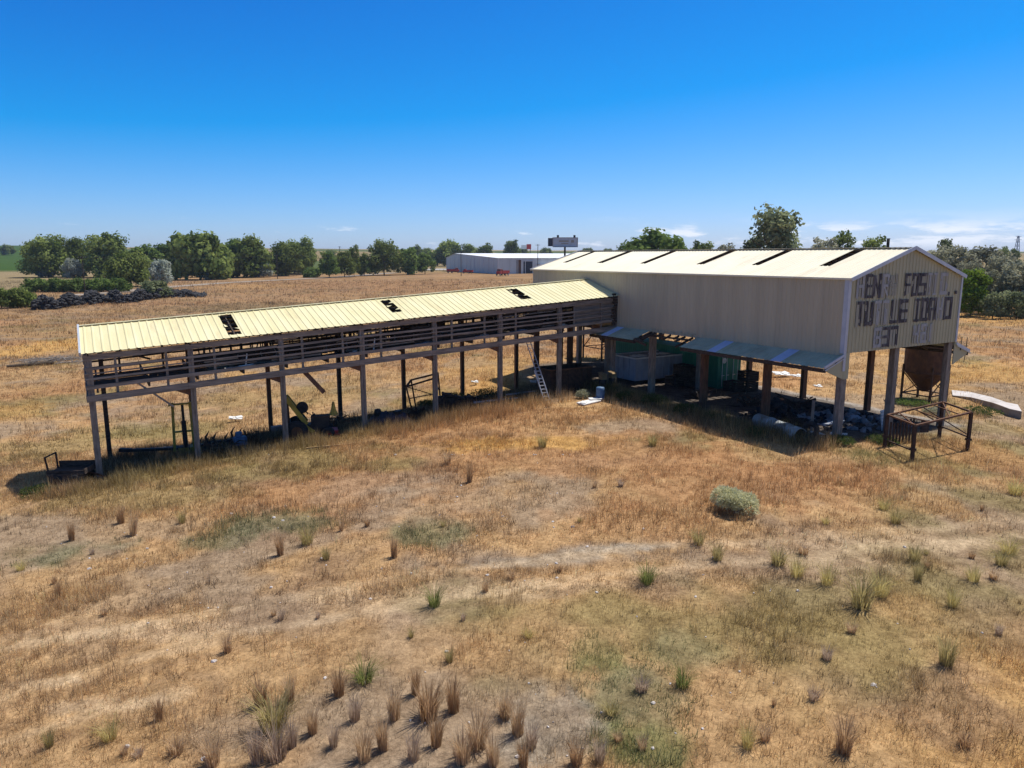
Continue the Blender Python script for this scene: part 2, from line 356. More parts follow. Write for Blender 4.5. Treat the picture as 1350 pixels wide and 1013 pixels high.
def tint(x,y,plants=False):
    r=np.hypot(x,y); n1=fbm(x,y,16,21); n2=fbm(x,y,6,31); n3=fbm(x,y,2.2,41,3); n4=fbm(x,y,45,51)
    c=np.tile(np.array(C_['straw']),(len(x),1))
    c=lerp3(c,C_['red'],sstep(n1+.25*(n3-.5),.44,.66)*.7)
    c=lerp3(c,C_['gold'],sstep(fbm(x,y,20,61)+.2*(n2-.5),.55,.72)*.6)
    c=lerp3(c,C_['dirt'],sstep(n2+.3*(n3-.5),.53,.68)*.85)
    c=lerp3(c,C_['olive'],sstep(fbm(x,y,8,71)+.3*(n3-.5),.57,.75)*.7)
    c=lerp3(c,C_['brown'],sstep(fbm(x,y,3.1,91,3),.6,.78)*.5)
    wob=(fbm(x,y,3.5,81)-.5)*1.3+(n3-.5)*.8+(fbm(x,y,.8,85,3)-.5)*.9
    if plants: wob=wob+RNG.normal(0,.3,len(x))
    for bx,by,rx,ry,k,s in BLOBS:
        sel=(np.abs(x-bx)<rx*1.9)&(np.abs(y-by)<ry*1.9)
        if sel.any():
            d=np.hypot((x[sel]-bx)/rx,(y[sel]-by)/ry)+wob[sel]; w=np.zeros(len(x)); w[sel]=(1-sstep(d,.6,1.15))*s*(1 if plants or k not in PLANTC else .7)
            c=lerp3(c,k,w)
    td=track_d(x,y)+(n3-.5)*.5+(fbm(x,y,.8,85,3)-.5)*.4; c=lerp3(c,C_['pale'],(1-sstep(td,.10,.42))*.4); c=lerp3(c,C_['brown'],np.exp(-((td-.75)/.22)**2)*.35)
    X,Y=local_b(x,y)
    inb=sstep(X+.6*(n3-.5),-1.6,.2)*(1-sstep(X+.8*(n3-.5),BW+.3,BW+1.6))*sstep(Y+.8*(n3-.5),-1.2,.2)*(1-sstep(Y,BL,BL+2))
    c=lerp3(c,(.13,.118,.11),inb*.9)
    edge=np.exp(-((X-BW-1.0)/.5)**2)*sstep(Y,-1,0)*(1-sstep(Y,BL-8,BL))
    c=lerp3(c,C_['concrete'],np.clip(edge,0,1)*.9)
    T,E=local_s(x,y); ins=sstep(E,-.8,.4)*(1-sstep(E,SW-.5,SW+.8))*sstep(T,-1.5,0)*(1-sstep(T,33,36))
    c=lerp3(c,(.10,.082,.052),ins*.85)  # shed's shade painted into the soil and grass colour
    fr=np.exp(-((E+1.2)/1.5)**2)*sstep(T,-2,0)*(1-sstep(T,14,26)); c=lerp3(c,C_['olive'],fr*.55)
    fb=np.exp(-((X+1.7)/1.0)**2)*sstep(Y,-1,1)*(1-sstep(Y,19,22)); c=lerp3(c,(.11,.115,.045),np.clip(fb*1.1,0,1)*.8)
    # far land
    c=lerp3(c,(.31,.195,.115),sstep(r,110,240)*.6); c=c*(1-(sstep(r,70,160)*(.5*(fbm(x,y,14,141,4)-.35)))[:,None])
    fy=sstep(r,480,620); az=np.arctan2(x,np.maximum(y,1e-3))
    cell=np.floor(r/330+vnoise(x,y,900,3)*1.5)+np.floor(az*7+vnoise(x,y,1500,5))*3.7
    q=np.sin(cell*12.9898)*43758.5; q=q-np.floor(q)
    f=np.where((q<.35)[:,None],np.array((.36,.27,.14)),np.where((q<.7)[:,None],np.array((.10,.13,.05)),np.array((.27,.21,.11))))
    c=c*(1-fy[:,None])+f*fy[:,None]
    gl=sstep(r,640,680)*(1-sstep(az,-.50,-.46)); c=lerp3(c,(.055,.105,.028),gl)
    gt=sstep(r,330,360)*(1-sstep(r,620,660))*(1-sstep(az,-.50,-.44)); c=lerp3(c,(.29,.225,.13),gt)
    return c
# ------------------------------------------------------------------ ground sheet
def build_ground():
    rr=np.concatenate([np.linspace(.4,6,12,endpoint=False),6*np.exp(np.arange(0,600)*.0118)])
    th=np.concatenate([np.linspace(-.86,.86,560),np.linspace(.86,2*PI-.86,72)[1:-1]]); n=len(th)
    R,T=np.meshgrid(rr,th,indexing='ij'); x=(R*np.sin(T)).ravel(); y=(R*np.cos(T)).ravel(); z=height(x,y).ravel()
    i=np.arange(len(rr)-1)[:,None]; j=np.arange(n)[None,:]; j2=(j+1)%n
    F=np.stack([i*n+j,i*n+j2,(i+1)*n+j2,(i+1)*n+j],-1).reshape(-1,4)[:,::-1]
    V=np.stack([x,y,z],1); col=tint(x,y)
    m,nt,out=nodes('dry_field_soil'); b=N(nt,'ShaderNodeBsdfPrincipled'); nt.links.new(b.outputs[0],out.inputs[0])
    at_=N(nt,'ShaderNodeAttribute'); at_.attribute_name='tint'; v=coords(nt)
    f1=ramp(nt,noise(nt,v,1.6,6,.7),.3,.72,(.55,.52,.50),(1.2,1.22,1.24)); f2=ramp(nt,noise(nt,v,9,5,.75),.3,.7,(.6,.6,.6),(1.3,1.3,1.3))
    f3=ramp(nt,noise(nt,v,.06,6,.65),.3,.7,(.86,.86,.86),(1.12,1.10,1.06))
    c=mix(nt,1.0,at_.outputs['Color'],f1,'MULTIPLY'); c=mix(nt,1.0,c,f2,'MULTIPLY'); c=mix(nt,1.0,c,f3,'MULTIPLY')
    nt.links.new(c,b.inputs['Base Color']); b.inputs['Roughness'].default_value=1; b.inputs['Specular IOR Level'].default_value=0
    bp=N(nt,'ShaderNodeBump'); bp.inputs['Strength'].default_value=.8; bp.inputs['Distance'].default_value=.08
    nt.links.new(noise(nt,v,5,8,.75),bp.inputs['Height']); nt.links.new(bp.outputs[0],b.inputs['Normal'])
    o=mesh_np('ground',V,F,m,col=col,smooth=True); o['kind']='structure'; return o
build_ground()
# ------------------------------------------------------------------ grass: blades in small clumps over the field
def grass_zone(n,y0,y1,spread,hh,ww,k,rad,side=.76,extra=None):
    """n clumps between y0 and y1"""
    y=np.sqrt(RNG.uniform(y0**2,y1**2,n)); x=RNG.uniform(-1,1,n)*(side*y+3)
    if extra is not None: x,y=extra
    n=len(x); X,Y=local_b(x,y); T,E=local_s(x,y)
    d=.35+.65*sstep(fbm(x,y,2.4,101,3),.35,.6)
    dirt=sstep(fbm(x,y,6,31)+.3*(fbm(x,y,2.2,41,3)-.5),.56,.74); d*=1-.75*dirt
    for bx,by,rx,ry,kk,s in BLOBS:
        if kk in (C_['dirt'],C_['grey']): q=np.hypot((x-bx)/rx,(y-by)/ry); d*=1-.65*s*(1-sstep(q,.5,1.1))
    inb=(X>-.4)&(X<BW+1.4)&(Y>-.3)&(Y<BL+.5); d[inb]*=.04; d*=.35+.65*sstep(track_d(x,y),.15,.5)
    keep=RNG.random(n)<d; x,y,X,Y,T,E=[q[keep] for q in (x,y,X,Y,T,E)]; n=len(x)
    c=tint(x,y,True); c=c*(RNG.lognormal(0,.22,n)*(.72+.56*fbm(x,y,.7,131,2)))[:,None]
    tall=1+.9*np.exp(-((E+1.6)/1.6)**2)*((T>-3)&(T<30))+1.0*np.exp(-((X+2.0)/1.1)**2)*((Y>-1)&(Y<22))+.7*((E>0)&(E<SW)&(T>-1)&(T<34))
    tall*=.35+1.3*sstep(fbm(x,y,1.9,111,3),.25,.75)+.5*fbm(x,y,9,121,3)
    N_=n*k; x=np.repeat(x,k)+RNG.normal(0,rad,N_); y=np.repeat(y,k)+RNG.normal(0,rad,N_); c=np.repeat(c,k,0); tall=np.repeat(tall,k)
    z=height(x,y); h=hh*tall*RNG.uniform(.5,1.35,N_); w=ww*RNG.uniform(.6,1.3,N_)
    lean=np.abs(RNG.normal(0,spread,N_)); la=RNG.uniform(0,2*PI,N_); fa=RNG.uniform(0,2*PI,N_)
    dx,dy=np.cos(fa)*w/2,np.sin(fa)*w/2; top=np.stack([x+np.sin(lean)*np.cos(la)*h,y+np.sin(lean)*np.sin(la)*h,z+np.cos(lean)*h],1)
    V=np.empty((N_,3,3)); V[:,0]=np.stack([x-dx,y-dy,z-.02],1); V[:,1]=np.stack([x+dx,y+dy,z-.02],1); V[:,2]=top
    v=RNG.uniform(.55,1.5,N_)[:,None]; pal=(RNG.random(N_)<.13)[:,None]; cc=c*v*np.array((1.08,1.06,1.0)); dk=np.repeat(RNG.random(n)<.10,k)[:,None]; cc=np.where(dk,cc*.25+np.array((.10,.062,.035))*.75,cc); cc=np.where(pal,cc*.4+np.array((.55,.45,.29))*.6,cc)
    return V.reshape(-1,3),np.repeat(np.clip(cc,0,.8),3,0)
def build_grass():
    Vs=[];Cs=[]
    for a in ((26000,9,24,.72,.18,.013,8,.07),(52000,22,48,.72,.22,.02,7,.09),(44000,44,95,.7,.26,.04,5,.15),(42000,90,210,.7,.36,.10,4,.3),(26000,200,380,.6,.5,.2,3,.6)):
        V,c=grass_zone(*a); Vs.append(V);Cs.append(c)
    # taller weeds along the open front of the shed and of the barn
    t=RNG.uniform(-3,34,5200); e=-1.3+RNG.normal(0,1.1,5200); p=SO[:2]+sC[:2]*t[:,None]+sE[:2]*e[:,None]
    V,c=grass_zone(0,0,0,.4,.30,.022,5,.10,extra=(p[:,0],p[:,1])); Vs.append(V);Cs.append(c)
    t=RNG.uniform(-1,22,3400); e=-1.9+RNG.normal(0,.8,3400); p=BO[:2]+bB[:2]*e[:,None]+bA[:2]*t[:,None]
    V,c=grass_zone(0,0,0,.4,.30,.022,5,.10,extra=(p[:,0],p[:,1])); Vs.append(V);Cs.append(c)
    for bx,by,rx,ry,kk,s in BLOBS:     # green weeds growing in patches
        if kk in (C_['sage'],C_['green']) and by<48:
            q=int(min(3600,80*rx*ry*s)); a=RNG.uniform(0,2*PI,q); rad=np.sqrt(RNG.random(q))*1.05; V,c=grass_zone(0,0,0,.75,.19,.02,8,.09,extra=(bx+rx*rad*np.cos(a),by+ry*rad*np.sin(a)))
            k=np.repeat(RNG.random(len(c)//3)[:,None],3,0); c=c*.35+(np.array((.12,.155,.05))*(1-k)+np.array((.25,.275,.12))*k)*.65; Vs.append(V);Cs.append(c)
    t=RNG.uniform(0,34,3000); e=RNG.uniform(0,SW,3000); p=SO[:2]+sC[:2]*t[:,None]+sE[:2]*e[:,None]
    V,c=grass_zone(0,0,0,.4,.26,.022,5,.10,extra=(p[:,0],p[:,1])); Vs.append(V);Cs.append(c)
    V=np.concatenate(Vs);c=np.concatenate(Cs); F=np.arange(len(V)).reshape(-1,3)
    o=mesh_np('grass',V,F,M['grass'],col=c)
    tag(o,'dry straw coloured grass covering the whole field','grass',kind='stuff')
build_grass()
# ------------------------------------------------------------------ bunchgrass, brush
def blade_fan(n,R,H,spread,w,c1,c2,base=.0,seg=2,seed=1):
    """a tuft of bent blades about the origin; returns verts, quads, colours"""
    g=np.random.default_rng(seed); a=g.uniform(0,2*PI,n); r=R*np.sqrt(g.random(n)); h=H*g.uniform(.35,1.1,n)**1.1; ln=g.uniform(.1,1,n)*spread
    fa=a+PI/2+g.normal(0,.5,n); V=np.empty((n,6,3)); ww=w*g.uniform(.6,1.3,n)
    for k,(f,wd) in enumerate(((0,1),(.55,.9),(1,.15))):
        q=ln*(f*.5+f*f*.8); x=np.cos(a)*(r+np.sin(q)*h*f); y=np.sin(a)*(r+np.sin(q)*h*f); z=base+np.cos(q*.8)*h*f-(.03 if k==0 else 0)
        dx,dy=np.cos(fa)*ww*wd/2,np.sin(fa)*ww*wd/2
        V[:,2*k]=np.stack([x-dx,y-dy,z],1); V[:,2*k+1]=np.stack([x+dx,y+dy,z],1)
    i=np.arange(n)[:,None]*6; F=np.concatenate([i+np.array([0,1,3,2]),i+np.array([2,3,5,4])])
    t=g.random(n)[:,None]; c=np.array(c1)*(1-t)+np.array(c2)*t; c=c*g.uniform(.8,1.25,n)[:,None]
    return V.reshape(-1,3),F,np.repeat(c,6,0)
TUFT={}
KIND={'tan':((.46,.31,.17),(.70,.51,.31),.15,.30),'brown':((.38,.235,.12),(.60,.40,.22),.14,.27),'greybrown':((.40,.29,.20),(.60,.46,.33),.17,.33),
      'olive':((.32,.26,.10),(.54,.44,.20),.19,.55),'green':((.13,.16,.045),(.30,.31,.10),.22,.8),'yellow':((.46,.38,.13),(.68,.56,.25),.24,.7)}
LAB={'tan':'tan bunchgrass clump of dry upright stems standing in the foreground field','brown':'brown bunchgrass clump of stiff dry stems standing in the field',
     'greybrown':'grey brown bunchgrass clump fading into bare grey soil near the bottom','olive':'olive bunchgrass clump with loose stems standing in the straw field',
     'green':'fresh green grass clump growing in the straw coloured field','yellow':'yellow olive grass clump leaning loosely in the dry field'}
def tuft(kind,p,h,squat=1.0):
    key=(kind,random.randrange(3))
    if key not in TUFT:
        c1,c2,R,sp=KIND[kind]; V,F,c=blade_fan(220,R,1.0,sp,.013,c1,c2,seed=hash(key[0])%1000 if False else len(TUFT)+3)
        o=mesh_np('bunchgrass',V,F,M['grass'],col=c); TUFT[key]=o.data
    else:
        o=link(bpy.data.objects.new('bunchgrass',TUFT[key]))
    o.location=p; o.rotation_euler=(random.uniform(-.06,.06),random.uniform(-.06,.06),random.uniform(0,6.28)); q=squat*random.uniform(.8,1.5); o.scale=(h*q,h*q*random.uniform(.75,1.2),h)
    return tag(o,LAB[kind],'grass clump',kind+' bunchgrass clumps')
_tr=random.Random(5)
for i in range(45):   # small half-hidden clumps all over the near field
    px=_tr.uniform(-20,1370); py=_tr.uniform(640,1005); p=at(px,py); X_,Y_=local_b(np.array([p.x]),np.array([p.y]))
    if X_[0]>-4 and Y_[0]>-1: continue
    tuft(_tr.choice(('tan','tan','brown','olive','yellow','greybrown')),p,_tr.uniform(.2,.42),1.6)
for px,py,hp,k in ((344,930,45,'brown'),(363,962,62,'olive'),(383,925,40,'tan'),(447,917,40,'brown'),(480,899,33,'green'),(412,967,42,'tan'),(468,950,36,'greybrown'),(520,948,50,'tan'),(548,915,42,'brown'),
 (565,947,55,'brown'),(598,938,50,'brown'),(575,984,46,'brown'),(683,968,55,'tan'),(668,945,40,'tan'),(630,985,55,'tan'),(610,1006,50,'tan'),(505,988,55,'tan'),(340,1006,50,'greybrown'),(365,1000,50,'greybrown'),
 (385,985,42,'greybrown'),(593,873,22,'olive'),(210,950,36,'brown'),(370,732,30,'brown'),(405,718,24,'olive'),(430,738,20,'olive'),(77,789,26,'brown'),(95,713,28,'brown'),(176,706,30,'tan'),(160,690,26,'brown'),(520,735,30,'brown'),
 (573,799,32,'green'),(853,769,30,'green'),(945,738,24,'olive'),(921,718,22,'olive'),(1050,760,32,'yellow'),(1247,876,46,'olive'),(1112,992,50,'brown'),(985,985,40,'yellow'),(619,636,28,'brown'),(590,612,18,'tan'),(1338,652,24,'yellow'),
 (1283,766,26,'yellow'),(1135,800,46,'olive'),(1160,785,36,'yellow'),(1210,765,28,'olive'),(1205,740,24,'olive'),(1090,770,30,'yellow'),(1025,745,26,'olive'),(1255,800,30,'yellow'),(1180,690,20,'olive'),(1165,672,18,'yellow'),(715,590,18,'olive'),
 (860,588,18,'olive'),(300,860,26,'tan'),(145,975,34,'yellow'),(640,780,18,'tan'),(450,700,16,'tan'),(280,1008,40,'tan'),(690,1010,40,'brown'),(760,1008,40,'brown'),(1330,730,24,'yellow'),(240,690,18,'olive'),(900,905,30,'green'),(65,985,30,'olive'),
 (480,1002,46,'tan'),(545,1002,40,'greybrown'),(650,1008,46,'tan'),(440,985,34,'greybrown'),(1320,745,22,'olive'),(790,1005,34,'greybrown'),(700,985,36,'greybrown')):
    p=at(px,py); tuft(k,p,hp*p.y/FPX*1.1)
# pale sage bush in front of the barn
def bush(name,label,p,R,H,leaf,n=3500,lw=.05,seed=5,group=None,cat='bush'):
    root=thing(name,label,cat,p,0,group); g=np.random.default_rng(seed)
    lob=[(0,0,.5,.55)]+[(.55*math.cos(t)*g.uniform(.7,1.1),.55*math.sin(t)*g.uniform(.7,1.1),g.uniform(.35,.6),g.uniform(.34,.48)) for t in np.linspace(0,2*PI,8)[:-1]]
    C=np.array(lob); C[:,2]-=.14; k=g.integers(0,len(C),n); d=g.normal(size=(n,3)); d/=np.linalg.norm(d,axis=1)[:,None]; d[:,2]=np.abs(d[:,2])*1.1-.3
    rad=C[k,3]*g.uniform(.7,1.06,n); P=C[k,:3]+d*rad[:,None]; P[:,2]=np.maximum(P[:,2],.04); P=P*np.array([R,R,H])
    a=d+g.normal(0,.35,(n,3)); a/=np.linalg.norm(a,axis=1)[:,None]; b=np.cross(a,g.normal(size=(n,3))); b/=np.linalg.norm(b,axis=1)[:,None]
    L=lw*g.uniform(1.6,3.2,n)[:,None]; w=lw*g.uniform(.25,.5,n)[:,None]
    V=np.stack([P-b*w,P+b*w,P+a*L+b*w*.4,P+a*L-b*w*.4],1); F=np.arange(4*n).reshape(-1,4)
    v=np.repeat(g.random(n),4)[:,None]*np.ones((1,3)); mesh_np('foliage',V.reshape(-1,3),F,leaf,root,col=v)
    mb=MB()
    for i in range(10):
        t=g.uniform(0,6.28); q=g.uniform(.3,.7); mb.tube((0.1*math.cos(t),.1*math.sin(t),-.05),(q*R*math.cos(t),q*R*math.sin(t),H*g.uniform(.4,.75)),.022,.006,5)
    mb.build('stem',M['deadwood'],root); return root
p=at(968,674); bush('sage_bush','round pale grey green sage bush in the orange grass before the barn',p,.98,1.15,M['leaf_sage'],6500,.045,5)
for px,py,R,H,lab in ((1069,690,.9,.28,'low dark flattened weed bush right of the pale sage bush'),(668,630,.5,.35,'small brown weed bush in the field below the ladder')):
    pass
# ------------------------------------------------------------------ barn
HE,HR,HB=8.81,10.4,4.85
def build_barn():
    r=thing('barn','large cream roofed metal barn raised on timber posts','barn',BO,BYAW)
    def G(X,Y): return hz(*barnp(X,Y)[:2])
    # front and back long walls
    m=MB(); m.corr((-.03,-.02,0),(0,1,0),(0,0,1),(-1,0,0),BL+.04,HB-.20,HE+.02,.31,.024); m.build('front_wall',M['wall'],r)
    m=MB(); m.corr((BW+.03,-.02,0),(0,1,0),(0,0,1),(1,0,0),BL+.04,HB-.20,HE+.02,.31,.035); m.build('back_wall',M['wall'],r)
    top=lambda u:HE+(HR-HE)*(1-abs((u)-BW/2)/(BW/2))-.02
    m=MB(); m.corr((0,-.05,0),(1,0,0),(0,0,1),(0,-1,0),BW,HB,top,.31,.035)
    # wings under the side roofs
    for s,x0 in ((-1,0),(1,BW)):
        m.prism([(x0,-.05,HB+.02),(x0+s*1.6,-.05,4.20),(x0+s*1.62,-.05,4.05),(x0+s*.28,-.05,3.55),(x0,-.05,3.45)],(0,.05,0))
        if s<0: m.box((x0+.22,-.04,4.15),(.44,.04,1.42))
    m.build('gable_wall',M['gable'],r)
    m=MB(); m.corr((0,BL+.05,0),(1,0,0),(0,0,1),(0,1,0),BW,HB,top,.31,.035); m.build('far_gable_wall',M['gable'],r)
    # roof: two slopes with missing panels
    slots=[3.0,8.0,12.85,18.8,24.1,29.05]; sw=.34; sl=math.hypot(BW/2,HR-HE); sn=(HR-HE)/sl; cs=(BW/2)/sl
    for s,x0 in ((1,0),(-1,BW)):
        m=MB(); vd=(s*cs,0,sn); nd=(-s*sn,0,cs); lo=-.16; a=1.92/cs; b=5.12/cs; o=(x0,-.22,HE+.05); U=BL+.44
        if s<0: a=1.2/cs; b=4.7/cs
        m.corr(o,(0,1,0),vd,nd,U,lo,a,.305,.026); 
        u=0
        for y in slots+[None]:
            u1=(y-sw+.22) if y else U
            m.corr((o[0],o[1]+u,o[2]),(0,1,0),vd,nd,u1-u,a,b,.305,.026,off=u)
            u=(y+sw+.22) if y else U
        m.corr(o,(0,1,0),vd,nd,U,b,sl,.305,.026)
        m.build('roof',M['roof_cream'],r)
    # purlins and rafters that show through the slots
    m=MB()
    for s,x0 in ((1,0),(-1,BW)):
        for k in range(9):
            f=.04+k*.115; m.box((x0+s*BW/2*f,BL/2,HE+(HR-HE)*f-.09),(.10,BL-.1,.16))
    m.build('purlin',M['woodbrown'],r)
    m=MB()
    for k in range(7):
        y=.12+k*(BL-.24)/6
        m.bar((.05,y,HE-.28),(BW/2,y,HR-.28),.14,.22); m.bar((BW-.05,y,HE-.28),(BW/2,y,HR-.28),.14,.22); m.bar((.1,y,HE-.3),(BW-.1,y,HE-.3),.12,.2)
    m.build('rafter',M['wooddark'],r)
    m=MB(); m.box((BW/2-.13,BL/2,HR+.085),(.30,BL+.46,.02)); m.box((BW/2+.14,BL/2,HR+.075),(.26,BL+.46,.02)); m.build('ridge_cap',M['roof_cream'],r)
    # white flashing along gable edges, corners, eaves
    for y in (-.25,BL+.25):
        for x0,x1 in ((-.17,BW/2),(BW+.17,BW/2)):
            m=MB(); m.bar((x0,y,HE-.03),(x1,y,HR+.06),.05,.20,(0,0,1)); m.build('rake_trim',M['trim'],r)
    m=MB(); m.box((-.04,-.085,(HE+3.9)/2),(.20,.05,HE-3.9)); m.box((-.085,.06,(HE+HB)/2),(.04,.24,HE-HB)); m.build('corner_trim',M['trim'],r); m=MB(); m.box((BW+.03,-.085,(HE+HB)/2),(.16,.05,HE-HB)); m.build('corner_trim',M['trim'],r)
    m=MB(); m.box((-.17,BL/2,HE-.0),(.03,BL+.4,.10)); m.build('eave_trim',M['roof_cream'],r)
    # side roofs
    def lean(s,x0,spans,panels):
        L=[]
        W_=1.61; zt,zo=4.72,4.16
        for y0,y1 in spans:
            m=MB(); d=math.hypot(W_,zt-zo)
            m.mat(0); us=y0; vd=(s*W_/d,0,(zo-zt)/d); nd=(s*(zt-zo)/d,0,W_/d)
            for p in [q for q in panels if y0<q<y1]+[None]:
                u1=p-.36 if p else y1
                m.mat(0).corr((x0+s*.05,us,zt),(0,1,0),vd,nd,u1-us,0,d,.305,.03,off=us)
                if p: m.mat(1).corr((x0+s*.05,p-.36,zt),(0,1,0),vd,nd,.72,0,d,.12,.025); us=p+.36
            o=m.build('side_roof',[M['lean'],M['skylite']],r)
            f=MB(); f.box((x0+s*(W_-.06),(y0+y1)/2,zo-.14),(.09,y1-y0,.2)); f.box((x0+s*.7,(y0+y1)/2,4.36),(.09,y1-y0,.14)); f.build('side_roof_beam',M['wooddark'],r)
            n=max(2,int((y1-y0)/2.4)); 
            for k in range(n+1):
                f=MB(); y=y0+.1+(y1-y0-.2)*k/n; f.bar((x0,y,zt-.16),(x0+s*(W_-.05),y,zo-.15),.08,.14); f.build('side_roof_rafter',M['wooddark'],r)
        y=spans[0][0]; f=MB(); f.bar((x0+s*.1,y-.03,zt+.04),(x0+s*1.68,y-.03,zo+.04),.05,.14,(0,0,1)); f.bar((x0+s*.1,y-.09,zt-.10),(x0+s*1.68,y-.09,zo-.10),.03,.05,(0,0,1)); f.build('side_roof_trim',M['trim'],r)
    lean(-1,0,[(-.08,10.73),(15.45,20.6)],[3.1,7.95,18.7]); lean(1,BW,[(-.08,BL)],[])
    # torn section: bare rafters and a sagging edge board
    m=MB()
    for y,dz,l in ((11.2,0,1.5),(11.9,.05,.9),(12.5,0,.5),(13.3,-.05,.7),(14.2,.02,.55),(14.9,0,1.2),(15.3,-.1,1.6)):
        m.bar((-.03,y,4.62),(-l,y+.06,4.62-.35*l+dz),.07,.13)
    m.bar((-.42,11.0,4.5),(-.35,15.4,4.44),.09,.12); m.bar((-1.5,15.5,4.18),(-1.72,13.9,3.95),.05,.16); m.bar((-1.3,15.45,4.28),(-1.45,14.6,4.1),.3,.03)
    m.build('broken_rafter',M['wooddark'],r)
    m=MB()
    for i in range(14):
        y=11+i*.33; m.box((-.06-random.uniform(0,.06),y,4.86+random.uniform(-.06,.05)),(.02,random.uniform(.1,.26),random.uniform(.05,.16)))
    m.build('torn_sheet_edge',M['lean'],r)
    # posts: bundled timbers, ground to beam
    ys=[.2,5.15,10.3,15.45,20.6,25.75,BL-.2]
    for X,wd in ((.24,.46),(BW-.24,.44)):
        for i,y in enumerate(ys):
            g=G(X,y)-.4; m=MB(); w=wd if X<1 else .42
            tp=HB-.02
            m.box((X,y-w*.18,(g+tp)/2),(w,w*.34,tp-g)); m.box((X+.015,y+w*.18,(g+tp-.06)/2),(w*.94,w*.34,tp-g-.06)); m.box((X-.01,y,(g+tp-.4)/2),(w*1.06,w*.30-.01,tp-g-.4))
            m.build('post',M['wood'] if (X<1 and i in(0,3,4)) or i==0 else M['woodbrown'],r)
    for X in (5.0,):
        for y in (.25,15.45,BL-.2):
            g=G(X,y)-.4; m=MB(); m.box((X,y,(g+HB-.02)/2),(.40,.36,HB-.02-g)); m.build('post',M['wood'],r)
    m=MB(); m.box((.24,BL/2,HB+.16),(.3,BL-.2,.34)); m.build('beam',M['wooddark'],r)
    m=MB(); m.box((BW-.24,BL/2,HB+.16),(.3,BL-.2,.34)); m.build('beam',M['wooddark'],r)
    m=MB(); m.box((BW/2,.22,HB+.17),(BW-.8,.26,.30)); m.build('beam',M['wooddark'],r)
    for y in ys[1:]:
        m=MB(); m.box((BW/2,y,HB+.17),(BW-.8,.24,.30)); m.build('beam',M['wooddark'],r)
    for X,y,dy in ((.24,5.15,-1),(.24,10.3,1),(.24,.2,1),(BW-.24,5.15,1)):
        m=MB(); m.bar((X,y+dy*.2,3.7),(X,y+dy*1.0,HB-.05),.12,.16); m.build('knee_brace',M['woodbrown'],r)
    # vent pipe behind the ridge
    m=MB(); m.tube((BW/2+.75,1.9,HR-.35),(BW/2+.75,1.9,HR+.62),.085,.085,12); m.ring((BW/2+.75,1.9,HR+.6),.09,.02); m.build('vent_pipe',M['rubber'],r,True)
    # electric brackets on the far side roof tip
    m=MB()
    m.tube((BW+1.25,.3,4.3),(BW+1.3,-.1,4.3),.02,.02,6)
    for y in (.3,-.1): m.tube((BW+1.3+y*.4,y,4.2),(BW+1.3+y*.4,y,5.05),.025,.025,6)
    m.tube((BW+1.2,.25,4.5),(BW+1.5,-.1,4.5),.02,.02,6); m.tube((BW+1.45,0,4.1),(BW+1.35,0,3.5),.03,.02,6); m.build('service_bracket',M['blackiron'],r)
    # lettering boards: block capitals cut from weathered boards
    S={'H':'l r m','E':'l t m b','N':'l r d','R':'l t m ru k','Y':'lu ru m cb','F':'l t m','O':'l r t b','S':'lu t m rd b','T':'t c','I':'t c b','C':'l t b','U':'l r b','L':'l b','D':'l r t b','A':'l r t m',
       '8':'l r t m b','3':'r t m b','7':'t r','4':'lu m r','J':'r b ld','G':'l t b rd','1':'c'}
    def letter(mm,ch,x0,x1,z0,z1):
        w=x1-x0;h=z1-z0;t=min(.22,w*.29); y=-.098
        def B(cx,cz,dx,dz):      # a stroke is a few ragged strips, some of them broken away
            n=2
            for i in range(n):
                x=cx-dx/2+dx*(i+.5)/n; lo,hi=cz-dz/2+random.uniform(-.05,.07),cz+dz/2+random.uniform(-.07,.05)
                cuts=[(lo,hi)]
                if dz>.5 and random.random()<.5: q=random.uniform(lo+.2,hi-.2); g=random.uniform(.04,.16); cuts=[(lo,q-g),(q+g,hi)]
                for a,b in cuts:
                    if b-a>.05: mm.box((x+random.uniform(-.012,.012),y-.004*i,(a+b)/2),(dx/n*random.uniform(.75,1.15),.022,b-a))
        zm=(z0+z1)/2
        for k in S[ch].split():
            if k=='l': B(x0+t/2,zm,t,h)
            if k=='r': B(x1-t/2,zm,t,h)
            if k=='lu': B(x0+t/2,z0+h*.72,t,h*.5)
            if k=='ld': B(x0+t/2,z0+h*.28,t,h*.5)
            if k=='ru': B(x1-t/2,z0+h*.72,t,h*.5)
            if k=='rd': B(x1-t/2,z0+h*.28,t,h*.5)
            if k=='t': mm.box((zz(x0,x1),y-.003,z1-t*.45),(w-.01,.022,t*.9))
            if k=='m': mm.box((zz(x0,x1),y-.004,zm),(w-.02,.022,t*.8))
            if k=='b': mm.box((zz(x0,x1),y-.003,z0+t*.45),(w-.01,.022,t*.9))
            if k=='c': B(zz(x0,x1),zm,t*1.1,h-.01)
            if k=='cb': B(zz(x0,x1),z0+h*.27,t*1.1,h*.52)
            if k=='d': mm.bar((x0+t*.6,y-.004,z1-.1),(x1-t*.6,y-.004,z0+.1),t*.7,.02,(0,1,0))
            if k=='k': mm.bar((x0+t,y-.004,zm),(x1-t*.4,y-.004,z0+.08),t*.7,.02,(0,1,0))
    zz=lambda a,b:(a+b)/2
